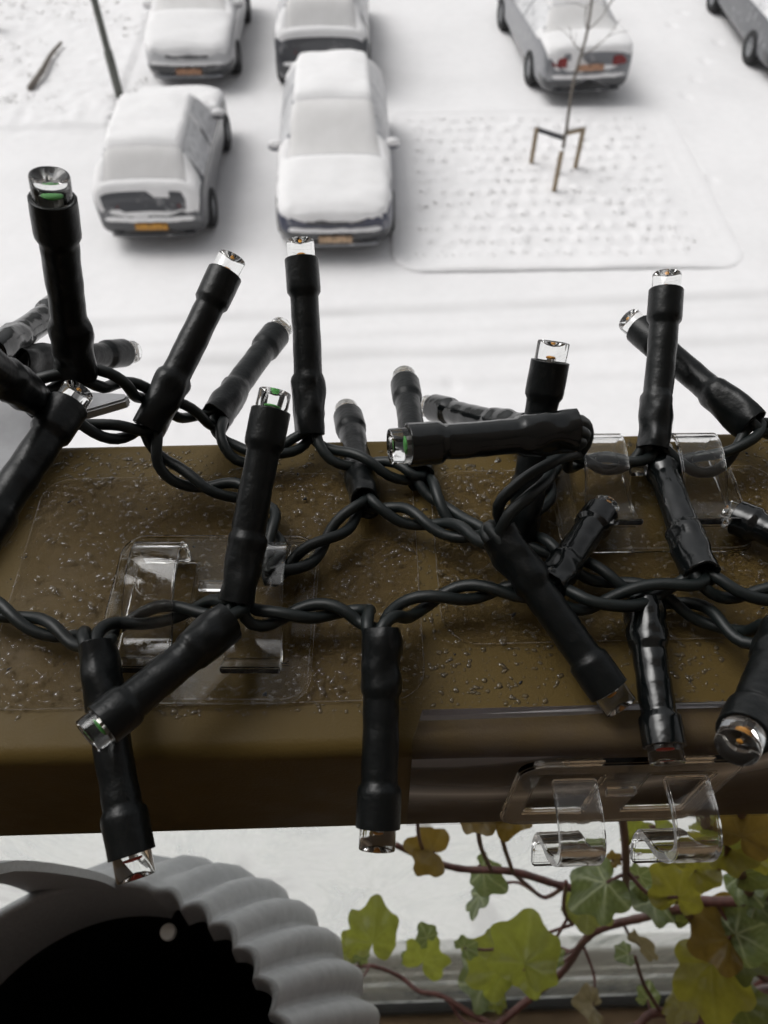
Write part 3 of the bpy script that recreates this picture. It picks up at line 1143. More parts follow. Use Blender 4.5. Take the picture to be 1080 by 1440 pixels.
# decking boards inside, a stone nosing outside the glass
yb, k = 0.074, 0
while yb > -1.3:
    v, f = box(-1.6, 1.6, yb - 0.14, yb, FLOOR - 0.008, FLOOR + 0.012)
    bevel_obj(mk("floor_board", v, f, "floor_board", fl, smooth=False), 0.003)
    yb -= 0.146
v, f = box(-1.6, 1.6, 0.108, 0.151, FLOOR - 0.008, FLOOR + 0.016)
bevel_obj(mk("edge_stone", v, f, "concrete", fl, smooth=False), 0.004)

rail = empty("balcony_railing", (0, 0.06, FLOOR))
tag(rail, "brown metal balcony rail beaded with water above a streaked glass panel", "railing")
# top rail with rounded edges
XL = 0.95
sec = []
for (cy_, cz, a0) in ((Y1 - .0025, RT - .0025, 0), (Y0 + .0026, RT - .0026, 90), (Y0 + .0018, RB + .0018, 180), (Y1 - .0018, RB + .0018, 270)):
    r_ = {0: .0025, 90: .0026, 180: .0018, 270: .0018}[a0]
    for k in range(7):
        a = R(a0 + 15 * k)
        sec.append((cy_ + r_ * math.cos(a), cz + r_ * math.sin(a)))
V = [(x, y, z) for x in (-XL, XL) for (y, z) in sec]
ns = len(sec)
Fc = [(i, (i + 1) % ns, ns + (i + 1) % ns, ns + i) for i in range(ns)] + [tuple(range(ns))[::-1], tuple(range(ns, 2 * ns))]
o = mk("top_rail", V, Fc, "rail_paint", rail)
o.data.polygons[ns].use_smooth = o.data.polygons[ns + 1].use_smooth = False
o.data.set_sharp_from_angle(angle=R(40))
for x in (-0.9, 0.9):
    v, f = box(x - .02, x + .02, Y0 + .012, Y1 - .018, FLOOR + .013, RB)
    bevel_obj(mk("post", v, f, "rail_paint", rail, smooth=False), .003)
YG = 0.0865
v, f = box(-.875, .875, YG, YG + .008, FLOOR + .02, RB - .002)
o = mk("glass_panel", v, f, "clear_glass", rail, smooth=False)
o.data.materials.append(MATS["streaked_glass"])
for p_ in o.data.polygons:
    if abs(p_.normal.y) > .9 and p_.center.y < 0:
        p_.material_index = 1
# made-up translucent strips giving the foot of the glass its grey bands
for d0, d1 in ((.70, .905), (.925, 1.10)):
    v, f = box(-.875, .875, YG + .0085, YG + .0093, ZC - d1, ZC - d0)
    mk("grey_band", v, f, "band_film", rail, smooth=False)
v, f = box(-.875, .875, YG - .010, YG + .018, FLOOR + .013, FLOOR + .022)
mk("bottom_channel", v, f, "channel_metal", rail, smooth=False)

# water beads on the rail top
TAPES = []
for (xa, ya, xb, yb2) in ((-30, 672, 600, 994), (622, 660, 1190, 903)):
    TAPES.append((P(xa, yb2).x, P(xb, yb2).x, (P(xa, yb2).y + P(xb, yb2).y) / 2, P((xa + xb) / 2, ya).y))
TAPES.append((P(577, 1003).x, 1.0, 0.0, P(800, 1003).y))


def top_z(x, y):
    for a_, b_, c2, d2 in TAPES:
        if a_ < x < b_ and c2 < y < d2:
            return RT + (.00062 if c2 > 0 else .00102)
    return RT + .00002


parts = []


def bead(c, rx, ry, h, ang, n=7):
    V = []
    ca, sa = math.cos(ang), math.sin(ang)
    ph = rnd.uniform(0, 6)
    for (q, zz) in ((1.0, -0.1), (0.86, .45), (.5, .88)):
        for k in range(n):
            a = 2 * math.pi * k / n
            wob = 1 + .28 * math.sin(2 * a + ph) * q + .18 * math.sin(3 * a + 2 * ph) * q
            x, y = rx * q * wob * math.cos(a), ry * q * wob * math.sin(a)
            V.append((c[0] + x * ca - y * sa, c[1] + x * sa + y * ca, c[2] + h * zz))
    V.append((c[0], c[1], c[2] + h))
    Fc = [(i * n + k, i * n + (k + 1) % n, (i + 1) * n + (k + 1) % n, (i + 1) * n + k) for i in range(2) for k in range(n)]
    Fc += [(2 * n + k, 2 * n + (k + 1) % n, 3 * n) for k in range(n)]
    return V, Fc


nb_ = 0
while nb_ < 18000:
    x, y = rnd.uniform(-.15, .17), rnd.uniform(Y0 + .006, Y1 - .003)
    dn = mnoise.noise(Vector((x * 45, y * 45, 0.5))) + .6 * mnoise.noise(Vector((x * 140, y * 140, 3.5)))
    if dn < rnd.uniform(-.9, .55):
        continue
    s = .00011 + .00036 * rnd.random() ** 3.2
    el_ = rnd.uniform(1, 1.7)
    parts.append(bead((x, y, top_z(x, y)), s * el_, s, s * rnd.uniform(.35, .65), rnd.uniform(-.9, .9)))
    nb_ += 1
V, Fc = join(parts)
o = mk("water_beads", V, Fc, "water", rail)
tag(o, kind="stuff")
# specks of grit
parts = []
for _ in range(150):
    x, y = rnd.uniform(-.15, .17), rnd.uniform(Y0 + .006, Y1 - .003)
    s = .00010 + .00025 * rnd.random() ** 3
    parts.append(bead((x, y, top_z(x, y)), s * rnd.uniform(1, 2), s, s * .8, rnd.uniform(0, 3), 5))
V, Fc = join(parts)
o = mk("grit", V, Fc, "dark_core", rail)
tag(o, kind="stuff")


# ------------------------------------------------------------------ clear tapes and clips
def extrude_outline(loops, thick, to_world, name, mat, parent=None, bev=0.0):
    """loops: outer outline then holes, in (u, w) metres; extruded along the normal"""
    bm = bmesh.new()
    edges = []
    for lp in loops:
        vs2 = [bm.verts.new((a, b_, 0)) for a, b_ in lp]
        for i in range(len(vs2)):
            edges.append(bm.edges.new((vs2[i], vs2[(i + 1) % len(vs2)])))
    bmesh.ops.triangle_fill(bm, use_beauty=True, use_dissolve=False, edges=edges)
    bmesh.ops.recalc_face_normals(bm, faces=bm.faces)
    if bm.faces and sum(f2.normal.z for f2 in bm.faces) < 0:
        bmesh.ops.reverse_faces(bm, faces=bm.faces)
    geo = bmesh.ops.extrude_face_region(bm, geom=bm.faces[:])
    top = [e for e in geo["geom"] if isinstance(e, bmesh.types.BMVert)]
    for v_ in top:
        v_.co.z += thick
    bmesh.ops.recalc_face_normals(bm, faces=bm.faces)
    bm.verts.index_update()
    V = [to_world(v_.co.x, v_.co.y, v_.co.z) for v_ in bm.verts]
    Fc = [tuple(v_.index for v_ in f2.verts) for f2 in bm.faces]
    bm.free()
    o = mk(name, V, Fc, mat, parent, smooth=False)
    bm = bmesh.new()
    bm.from_mesh(o.data)
    bmesh.ops.recalc_face_normals(bm, faces=bm.faces)
    if bev:
        eg = [e for e in bm.edges if len(e.link_faces) == 2 and e.calc_face_angle(0) > .9]
        bmesh.ops.bevel(bm, geom=eg, offset=bev, segments=2, affect='EDGES', clamp_overlap=True)
    bm.to_mesh(o.data)
    bm.free()
    return o


def edge_line(outline, width, to_world, n_, parent, mat="edge_glint"):
    """edge highlight of a clear sheet, painted as a thin pale line"""
    cx_ = sum(a for a, _ in outline) / len(outline)
    cy2 = sum(b_ for _, b_ in outline) / len(outline)
    V, m_ = [], len(outline)
    for k in range(m_):
        (xa, ya), (xb, yb2), (xc, yc) = outline[k - 1], outline[k], outline[(k + 1) % m_]
        tx, ty = xc - xa, yc - ya
        l = math.hypot(tx, ty) or 1
        wv = width * (.55 + .5 * mnoise.noise(Vector((xb * 300, yb2 * 300, 1))) + .2)
        V += [to_world(xb, yb2, n_), to_world(xb - ty / l * wv, yb2 + tx / l * wv, n_)]
    Fc = [(2 * k, 2 * ((k + 1) % m_), 2 * ((k + 1) % m_) + 1, 2 * k + 1) for k in range(m_)]
    return mk("edge_highlight", V, Fc, mat, parent, smooth=False)


def dense(outline, step):
    out = []
    for k in range(len(outline)):
        a, b_ = Vector(outline[k]), Vector(outline[(k + 1) % len(outline)])
        m_ = max(1, int((b_ - a).length / step))
        out += [tuple(a.lerp(b_, i / m_)) for i in range(m_)]
    return out


top_frame = lambda u, w_, n_: (u, w_, RT + 0.00025 + n_)
# two flat tapes stuck on the rail top
for (xa, ya, xb, yb2, rad2, lab) in ((-30, 672, 600, 994, .005, "clear tape sheet under the clip beside the hanging grey pot's hook"),
                                     (622, 660, 1190, 903, .006, "clear tape sheet under the clip at the rail's far edge")):
    pa, pb = P(xa, yb2), P(xb, yb2)
    pc = P((xa + xb) / 2, ya)
    yn, yf = (pa.y + pb.y) / 2, pc.y
    o = extrude_outline([round_rect(pa.x, pb.x, yn, yf, rad2)], .00035, top_frame, "clear_tape", "tape_film")
    edge_line(dense(round_rect(pa.x, pb.x, yn, yf, rad2), .002), .00022, top_frame, .00037, o)
    tag(o, lab, "tape")
# third tape folded over the inner edge
pa, pb = P(577, 1003), P(1200, 1003)
yt, xl, xr = P(800, 1003).y, pa.x, pb.x
prof = [(yt, RT + .0006), (Y0 + .006, RT + .0006)]
for k in range(7):
    a = R(90 + 15 * k)
    prof.append((Y0 + .0026 + .0032 * math.cos(a), RT - .0026 + .0032 * math.sin(a)))
prof.append((Y0 - .0007, RB + .003))
V, Fc = [], []
for (y, z) in prof:
    tt = smoothstep(yt, yt - .004, y)
    V += [(xl + .0018 * (1 - tt), y, z), (xr, y, z)]
for i in range(len(prof) - 1):
    Fc.append((2 * i, 2 * i + 1, 2 * i + 3, 2 * i + 2))
o = mk("clear_tape", V, Fc, "dull_film", smooth=True)
tag(o, "dull clear tape folded over the rail's inner edge behind a clip", "tape")
sm = o.modifiers.new("thickness", 'SOLIDIFY')
sm.thickness = .0002
sm.offset = 1.0


def clip(center, to_world, label, ns=1.0, wsc=1.0, th=.00055):
    root = empty("adhesive_clip", to_world(0, 0, 0), size=.02)
    tag(root, label, "clip", "clear plastic cable clips on the rail")
    wu, ww = .0166, .0150
    holes = []
    for hx in (-.0083, .0083):
        holes.append([(hx - .0048, -.0085), (hx + .0048, -.0085), (hx + .0048, .0095), (hx - .0048, .0095)])
    outer = round_rect(-wu, wu, -ww, ww, .0042)
    extrude_outline([outer] + holes, .0011, to_world, "base_plate", "plate_clear", root, .0003)
    edge_line(dense(round_rect(-wu + .0003, wu - .0003, -ww + .0003, ww - .0003, .0040), .001), .00030, to_world, .00113, root)
    # a small bar between the hooks
    v, f = box(-.0022, .0022, .0035, .0052, .0012, .0022)
    mk("bar", [to_world(*q) for q in v], f, "clip_clear", root, smooth=False)
    # tongues: rise from the far side, arch over the cable, dip and flare out again
    cl = [(.0098, .0010), (.0100, .0042), (.0090, .0066), (.0068, .0077), (.0030, .0076), (-.0012, .0064), (-.0040, .0046), (-.0068, .0036), (-.0098, .0040), (-.0122, .0056)]
    pth = catmull([Vector((0, a, b_ * ns)) for a, b_ in cl], 4)
    fr2 = frames(pth, Vector((1, 0, 0)))
    for hx in (-.0083, .0083):
        V, n_ = [], len(pth)
        for i, p_ in enumerate(pth):
            nn = fr2[i][0].cross(Vector((1, 0, 0)))
            hw = (.0038 + .0006 * smoothstep(.6, 1, i / n_)) * wsc
            for du, dn in ((-hw, -th), (hw, -th), (hw, th), (-hw, th)):
                q = p_ + nn * dn
                V.append(to_world(hx + du, q.y, q.z))
        Fc = grid_faces(n_, 4, True) + [(0, 1, 2, 3), tuple(4 * (n_ - 1) + k for k in (3, 2, 1, 0))]
        ho = mk("hook", V, Fc, "clip_clear", root, smooth=False)
        bm = bmesh.new()
        bm.from_mesh(ho.data)
        bmesh.ops.recalc_face_normals(bm, faces=bm.faces)
        eg = [e for e in bm.edges if len(e.link_faces) == 2 and e.calc_face_angle(0) > .9]
        bmesh.ops.bevel(bm, geom=eg, offset=.00022, segments=2, affect='EDGES', clamp_overlap=True)
        bm.to_mesh(ho.data)
        bm.free()
        ho.data.polygons.foreach_set("use_smooth", [True] * len(ho.data.polygons))
        ho.data.set_sharp_from_angle(angle=R(50))
        # moulded ring mark on the tongue
        V, Fc = [], []
        for k in range(24):
            a = 2 * math.pi * k / 24
            for dr in (.0019, .0021):
                x, y = hx + dr * math.cos(a), .0012 + dr * math.sin(a)
                V.append(to_world(x, y, .00715 + (y - .0012) * .22 + .00062 + .0072 * (ns - 1)))
        Fc = [(2 * k, 2 * k + 1, 2 * ((k + 1) % 24) + 1, 2 * ((k + 1) % 24)) for k in range(24)]
        ro = mk("moulded_ring", V, Fc, "clip_clear", None)
        ro.parent = ho
        ro.location = Vector(ro.location) - WP[ho.name]
    return root


def flat_clip(px, py, rot, label, lift=.0007, lsc=1.0):
    c = P(px, py, 0)
    ca, sa = math.cos(R(rot)), math.sin(R(rot))
    tw = lambda u, w_, n_: Vector((c.x + u * ca - w_ * lsc * sa, c.y + u * sa + w_ * lsc * ca, RT + lift + n_))
    return clip(c, tw, label)


flat_clip(298, 868, -2.0, "clear clip with a wire under its hook, beside the grey pot's hanger", .0007)
flat_clip(905, 697, -1.0, "clear clip at the rail's outer edge with hooks against the snow", .0007, .86)
cf = PY(860, 1110, Y0 - .0012)
tw3 = lambda u, w_, n_: Vector((cf.x + u, Y0 - .0012 - n_, cf.z + w_))
clip(cf, tw3, "clear clip stuck to the rail's inner face above the ivy", 1.45, .86, .0008)

# ================================================================== light string
string = empty("light_string", (0.0, 0.07, RT), size=.05)
tag(string, "dark twisted cable with clear-tipped LED lamps tangled along the balcony rail", "light string")

LEN = 0.0355


def led(base, tip, chip="chip_orange", wet=False, mid=None, far=False, seed=0, L=LEN, upv=None):
    """base: wire end (point); tip: pixel of the lens end or a point; sleeves all have one length"""
    base = Vector(base)
    if not isinstance(tip, Vector):
        d = ray(*tip)
        oc = CAMP - base
        a_ = d.dot(d)
        b_ = 2 * d.dot(oc)
        c_ = oc.dot(oc) - L * L
        disc = b_ * b_ - 4 * a_ * c_
        if disc <= 0:
            k = -b_ / (2 * a_)
        else:
            k = (-b_ + (math.sqrt(disc) if far else -math.sqrt(disc))) / (2 * a_)
        tip = CAMP + d * k
    if tip.z < RT + .0033 and Y0 < tip.y < Y1:
        d = tip - CAMP
        tip = CAMP + d * ((RT + .0033 - ZC) / d.z)
    if mid is None:
        mid = base.lerp(tip, .5)
        dd = (tip - base).normalized()
        mid += dd.cross(Vector((.3, .5, 1))).normalized() * .0006 * math.sin(seed * 2.1)
    else:
        mid = Vector(mid)
        mid = (mid - (base + tip) * .25) * 2.0
    n = 46
    path = [base * (1 - s) ** 2 + mid * 2 * s * (1 - s) + tip * s * s for s in np.linspace(0, 1, n + 1)]
    tot = sum((path[i + 1] - path[i]).length for i in range(n))
    k_ = tot / LEN
    # axial layout in millimetres of a 38.5 mm lamp
    e_base, e_mid, e_col, e_lens = .29, .715, .905, 1.0
    ns_ = int(n * e_col)
    fr = frames(path, upv or Vector((.1 + .3 * math.sin(seed), .3 * math.cos(seed), 1)))

    def rad(s):
        wr = .00010 * mnoise.noise(Vector((s * 14, seed * 3.1, 0)))
        if s < e_base:
            u = s / e_base
            a = .00335 - .00025 * u + wr
            b_ = .00255 + .00030 * u + wr
            return a, b_
        if s < e_base + .03:
            u = (s - e_base) / .03
            return .0031 + (.00262 - .0031) * u, .00285 + (.00255 - .00285) * u
        if s < e_mid:
            return .00252 + wr, .00252 + wr
        if s < e_mid + .024:
            u = (s - e_mid) / .024
            u = u * u * (3 - 2 * u)
            return (.00252 + .00052 * u,) * 2
        return .00304 + wr * .4, .00304 + wr * .4
    seg = 20
    V, Fc = [], []
    ss = [0.0, .004] + [s for s in np.linspace(.01, e_col - .006, 44)] + [e_col - .003, e_col]
    rows = 0

    def at(s):
        x = s * n
        i = min(int(x), n - 1)
        q = path[i].lerp(path[i + 1], x - i)
        return q, fr[i][1].lerp(fr[i + 1][1], x - i).normalized(), fr[i][2].lerp(fr[i + 1][2], x - i).normalized()

    def ring(s, ra, rb, wob=0.0):
        q, a, b_ = at(s)
        for k in range(seg):
            th = 2 * math.pi * k / seg
            ww_ = 1 + wob * mnoise.noise(Vector((math.cos(th) * 1.6, math.sin(th) * 1.6, s * 9 + seed * 5)))
            V.append(q + a * (ra * ww_ * math.cos(th)) + b_ * (rb * ww_ * math.sin(th)))
    # open mouth at the base: inner wall first
    ring(.10, .0022, .0014)
    ring(0.0, .0030, .0020)
    rows += 2
    for s in ss:
        ra, rb = rad(s)
        if s >= e_col - 1e-6:
            ra, rb = ra * .985, rb * .985
        ring(s, ra, rb, .20 if s < e_base + .02 else (.045 if s < e_mid else .015))
        rows += 1
    ring(e_col, .00255, .00255)
    ring(e_col - .05, .00250, .00250)
    rows += 2
    Fc = [q for q in grid_faces(rows, seg, True)]
    Fc.append(tuple((rows - 1) * seg + k for k in range(seg)))
    Fc.append(tuple(range(seg))[::-1])
    body = mk("led_lamp", V, Fc, "sleeve_wet" if wet else "sleeve_dry", string)
    body.data.update()
    # lens: clear cylinder with a dished end
    V, rows = [], 0
    s0, s1 = e_col - .045, 1.0
    for s, r_ in ((s0, .0001), (s0, .00235), (s0 + .01, .00245), (e_col + .001, .00248), (s1 - .008, .00248), (s1 - .002, .00240), (s1, .00215), (s1 - .010, .00150), (s1 - .024, .0008), (s1 - .030, .0001)):
        q, a, b_ = at(min(s, 1.0))
        for k in range(24):
            th = 2 * math.pi * k / 24
            V.append(q + a * (r_ * math.cos(th)) + b_ * (r_ * math.sin(th)))
        rows += 1
    Fc = grid_faces(rows, 24, True) + [tuple(range(24))[::-1], tuple((rows - 1) * 24 + k for k in range(24))]
    lens = mk("lens", V, Fc, "lens_clear", body)
    lens.data.set_sharp_from_angle(angle=R(38))
    bm = bmesh.new()
    bm.from_mesh(lens.data)
    bmesh.ops.recalc_face_normals(bm, faces=bm.faces)
    bm.to_mesh(lens.data)
    bm.free()
    # lead frame and chip inside the lens
    q, a, b_ = at(e_col - .03)
    q2 = at(e_col + .012)[0]
    V = []
    for sgn in (-1, 1):
        for du in (.00025, .0010):
            for dv in (-.00028, .00028):
                V += [q + a * (sgn * du) + b_ * dv, q2 + a * (sgn * du) + b_ * dv]
    Fc = []
    for o8 in (0, 8):
        Fc += [tuple(o8 + i2 for i2 in q4) for q4 in ((0, 1, 3, 2), (4, 6, 7, 5), (0, 4, 5, 1), (2, 3, 7, 6), (0, 2, 6, 4), (1, 5, 7, 3))]
    mk("lead_frame", V, Fc, "lead_metal", body, smooth=False)
    V = []
    big = 1.7 if chip != "chip_orange" else 1.0
    for s, r_ in ((e_col + .0125, .00050), (e_col + .020, .00050), (e_col + .024, .0003), (e_col + .0245, .00005)):
        q, a, b_ = at(s)
        for k in range(12):
            th = 2 * math.pi * k / 12
            V.append(q + a * (big * r_ * math.cos(th)) + b_ * (big * r_ * math.sin(th)))
    mk("chip", V, grid_faces(4, 12, True) + [tuple(range(12))[::-1], tuple(3 * 12 + k for k in range(12))], chip, body)
    return tip, tot


def Pd(px, py, depth):
    return CAMP + ray(px, py) * depth


AX = {}
B = {}      # base points, reused as cable ends
L_ = []


def lamp(key, base, tip, **kw):
    B[key] = Vector(base)
    tip_, tot = led(base, tip, seed=len(B) * 1.7, **kw)
    AX[key] = (tip_ - B[key]).normalized()
    L_.append((key, tot))


def Tp(px, py, w_):
    """lens end at the distance that gives a 5 mm lens its width in pixels"""
    return Pd(px, py, .00496 * F / w_)


lamp("A", P(106, 522, 26), Tp(69, 246, 56), chip="chip_green")
lamp("B", P(208, 603, 13), Tp(327, 362, 40))
lamp("C", P(302, 590, 6), (396, 460), far=True)
lamp("D", P(436, 612, 6), Tp(422, 338, 39))
lamp("E", P(334, 846, 9), Tp(387, 550, 46), chip="chip_green")
lamp("F", P(514, 708, 5), (487, 575), far=True)
lamp("G", P(590, 672, 4), (568, 528), far=True)
lamp("H", P(806, 606, 27), Tp(548, 628, 51), chip="chip_green", wet=True)
lamp("I", P(740, 606, 6), (600, 571), far=True, wet=True)
lamp("J", P(732, 752, 3), Tp(779, 480, 45))
lamp("K", P(917, 632, 7), Tp(938, 385, 39))
lamp("L", P(1058, 598, 9), Tp(884, 449, 35))
lamp("M", P(985, 812, 9), (917, 622), far=True, wet=True)
lamp("N", P(772, 828, 8), P(852, 712, 4.5), wet=True)
lamp("O", P(700, 752, 13), (874, 996), wet=False, far=True)
lamp("Pp", P(903, 846, 5), Tp(939, 1074, 50), chip="chip_red", wet=True)
lamp("Q", P(1098, 885, 12), Tp(1036, 1052, 62))
lamp("R", P(1190, 792, 10), (1022, 722), far=True, wet=True)
lamp("S", P(535, 884, 10), Tp(530, 1196, 52))
lamp("T", P(136, 905, 10), Tp(192, 1236, 54), chip="chip_red")
lamp("U", P(322, 872, 11), Tp(122, 1037, 55), chip="chip_green")
lamp("V", P(-58, 800, 24), Tp(110, 550, 46))
lamp("W", P(-12, 500, 20), (92, 425), far=True, wet=True)
lamp("X", P(25, 512, 14), (187, 495), far=True)
lamp("Y", P(45, 556, 28), (-120, 440))

WR = .00093


def smooth_path(pts, step=.0011):
    """centripetal spline through the points, evenly sampled"""
    pts = [q for k, q in enumerate(pts) if k == 0 or (q - pts[k - 1]).length > 1e-5]
    pts = [pts[0] * 2 - pts[1]] + pts + [pts[-1] * 2 - pts[-2]]
    out = []
    for i in range(1, len(pts) - 2):
        p0, p1, p2, p3 = pts[i - 1:i + 3]
        t0 = 0.0
        t1 = t0 + (p1 - p0).length ** .5
        t2 = t1 + (p2 - p1).length ** .5
        t3 = t2 + (p3 - p2).length ** .5
        m_ = max(3, int((p2 - p1).length / step))
        for k in range(m_):
            u = t1 + (t2 - t1) * k / m_
            a1 = p0 * ((t1 - u) / (t1 - t0)) + p1 * ((u - t0) / (t1 - t0))
            a2 = p1 * ((t2 - u) / (t2 - t1)) + p2 * ((u - t1) / (t2 - t1))
            a3 = p2 * ((t3 - u) / (t3 - t2)) + p3 * ((u - t2) / (t3 - t2))
            b1 = a1 * ((t2 - u) / (t2 - t0)) + a2 * ((u - t0) / (t2 - t0))
            b2 = a2 * ((t3 - u) / (t3 - t1)) + a3 * ((u - t1) / (t3 - t1))
            out.append(b1 * ((t2 - u) / (t2 - t1)) + b2 * ((u - t1) / (t2 - t1)))
    out.append(pts[-2])
    return out


def cable(pts, pitch=.0180, phase=0.0, tight=WR * 1.03, open_=0.0):
    """two strands twisted round one path, strands meeting at the sleeves"""
    flat = []
    for n_, q in enumerate(pts):
        if isinstance(q, list):
            flat += q if n_ else q[::-1]
        else:
            flat.append(q)
    path = smooth_path(flat)
    fr = frames(path)
    s, acc = [0.0], 0.0
    for i in range(1, len(path)):
        acc += (path[i] - path[i - 1]).length
        s.append(acc)
    for k in (0, 1):
        pp = []
        for i, q in enumerate(path):
            a = phase + 2 * math.pi * s[i] / pitch + math.pi * k + .5 * mnoise.noise(Vector((s[i] * 60, phase, 0)))
            rr3 = tight * (1 + open_ * (.5 + .5 * mnoise.noise(Vector((s[i] * 90, phase * 3, 2)))))
            pp.append(q + fr[i][1] * (math.cos(a) * rr3) + fr[i][2] * (math.sin(a) * rr3))
        v, f = sweep(pp, lambda i: WR, 10)
        mk("wire", v, f, "wire_rubber", string)


def inside(key, dx=0.0, dy=0.0, up=0.0):
    return [B[key] + Vector((dx, dy, up)) * .0006, B[key] + AX[key] * .0026 + Vector((dx, dy, up)) * .0003]


c_ = cable
RX = lambda x, y: Vector((x, y, RT + .0024))
c_([RX(-.5, .070), RX(-.3, .066), RX(-.17, .072), P(-70, 500, 28), P(-20, 520, 27), P(35, 545, 26), P(62, 542, 26), inside("A", -1.5)], phase=.3, open_=.3)
c_([RX(-.5, .085), RX(-.3, .078), RX(-.17, .088), P(-60, 470, 22), P(0, 520, 22), P(45, 570, 21), P(100, 592, 18), P(155, 607, 15), inside("B", -1)], phase=1.1, open_=.5)
c_([inside("A", 1.5), P(150, 535, 24), P(200, 552, 17), P(255, 578, 11), inside("C", -1)], phase=2.0, open_=.5)
c_([inside("C", 1), P(318, 622, 6), P(345, 642, 5), P(395, 634, 5), inside("D", -1.2)], phase=.8, open_=.3)
c_([inside("B", 1), P(228, 650, 9), P(285, 684, 6), P(340, 692, 5), P(375, 720, 4), P(388, 768, 4), P(378, 812, 4), P(400, 803, 4), P(450, 768, 5), inside("F", -1.2)], phase=.2, open_=.4)
c_([inside("D", 1.2), P(470, 640, 5), P(530, 652, 5), inside("G", -1)], phase=1.7, open_=.5)
c_([inside("G", 1), P(618, 705, 4), P(650, 738, 3.5), P(690, 748, 5), inside("O", -1)], phase=.5, open_=.3)
c_([inside("F", 1.3), P(560, 722, 5), P(620, 742, 6), P(670, 752, 9), inside("O", -1.5, -1)], phase=2.4, open_=.4)
c_([inside("O", 1), P(708, 718, 17), P(735, 690, 19), P(775, 660, 19), P(800, 630, 17), inside("H", 1)], phase=1.2, open_=1.2, pitch=.03)
c_([inside("H", 1), P(792, 648, 9), P(845, 652, 5), P(890, 650, 6), inside("K", -1)], phase=.1, open_=.2)
c_([inside("K", 1), P(950, 650, 5), P(1000, 652, 5), P(1035, 632, 7), inside("L", .5)], phase=.9, open_=.8, pitch=.022)
c_([inside("L", 1.5), P(1085, 604, 8), P(1140, 620, 8), RX(.14, .080), RX(.22, .088), RX(.34, .078), RX(.5, .085)], phase=.4)
c_([inside("I", .5), P(775, 625, 4), P(770, 690, 3), inside("J", .5)], phase=1.9)
c_([inside("J", 1), P(770, 770, 4), P(835, 806, 4), P(910, 835, 3.5), P(985, 862, 4), P(1050, 895, 7), inside("Q", -1)], phase=2.8, open_=.4)
c_([RX(-.5, .05), RX(-.3, .058), RX(-.17, .052), P(-80, 838, 5), P(0, 858, 5), P(55, 880, 5), P(105, 897, 5.5), inside("T", -1.2)], phase=1.3, open_=.3)
c_([inside("T", 1.2), P(165, 882, 5), P(215, 866, 4.6), P(270, 856, 5), inside("E", -1.2)], phase=.1, open_=.3)
c_([inside("E", .5), inside("U", 0, 0, 0)], phase=.1)
c_([inside("E", 1.2), P(358, 868, 7), P(420, 862, 6.5), P(470, 858, 6), P(510, 866, 6), inside("S", -1.2)], phase=2.2, open_=.3)
c_([inside("S", 1.2), P(570, 858, 6), P(625, 838, 6), P(700, 830, 6.5), inside("N", -1)], phase=1.5, open_=.4)
c_([inside("N", 1), P(820, 850, 8), P(870, 845, 8), P(930, 828, 8), inside("M", -1)], phase=.7, open_=.5, pitch=.022)
c_([inside("M", 1), P(1030, 836, 8), P(1085, 836, 8), P(1150, 825, 8), RX(.15, .062), RX(.24, .056), RX(.36, .066), RX(.5, .060)], phase=1.0, open_=.6, pitch=.024)
c_([inside("Pp", 0), P(905, 838, 3.6), P(935, 842, 3.4)], phase=.4)
c_([inside("Q", 1), P(1130, 900, 12), P(1180, 880, 12), RX(.14, .050), RX(.20, .048), RX(.3, .054), RX(.5, .048)], phase=.4)

# ================================================================== hanging pot with its rail hook
ph = empty("hanging_pot", (-.092, -.004, ZC - .46))
tag(ph, "grey ribbed plastic pot with scalloped rim and dark inside hanging from the rail", "pot")
PC = PD(100, 1590, .285)
pcx, pcy = PC.x, PC.y
NR = 35
prof = [(.0660, .2850), (.0680, .2880), (.0720, .2960), (.0770, .3080), (.0815, .3230), (.0845, .3420), (.0850, .3600), (.0830, .3900), (.0760, .4250), (.0680, .4600)]
nth = NR * 10


def pot_r(r_, th, amp):
    c = math.cos(NR * th)
    return r_ + amp * (abs(math.cos(NR * th / 2)) * 2 - 1.27)


def lip(th):
    """smooth raised back on the side of the hanger"""
    d = (th - R(118) + math.pi) % (2 * math.pi) - math.pi
    return smoothstep(R(46), R(38), abs(d))


V = []
for (r_, D) in prof:
    for k in range(nth):
        th = 2 * math.pi * k / nth
        sm_ = lip(th)
        amp = (.0018 + .0010 * smoothstep(.285, .31, D)) * (1 - sm_ * smoothstep(.325, .29, D)) * smoothstep(.47, .42, D)
        rr4 = pot_r(r_, th, amp)
        sh = smoothstep(.285, .38, D)
        V.append((pcx + .009 * sh + rr4 * math.cos(th), pcy + .001 * sh + rr4 * math.sin(th), ZC - D + .006 * sm_ * smoothstep(.31, .285, D)))
Fc = [q[::-1] for q in grid_faces(len(prof), nth, True)] + [tuple((len(prof) - 1) * nth + k for k in range(nth))]
shell = mk("shell", V, Fc, "pot_plastic", ph)
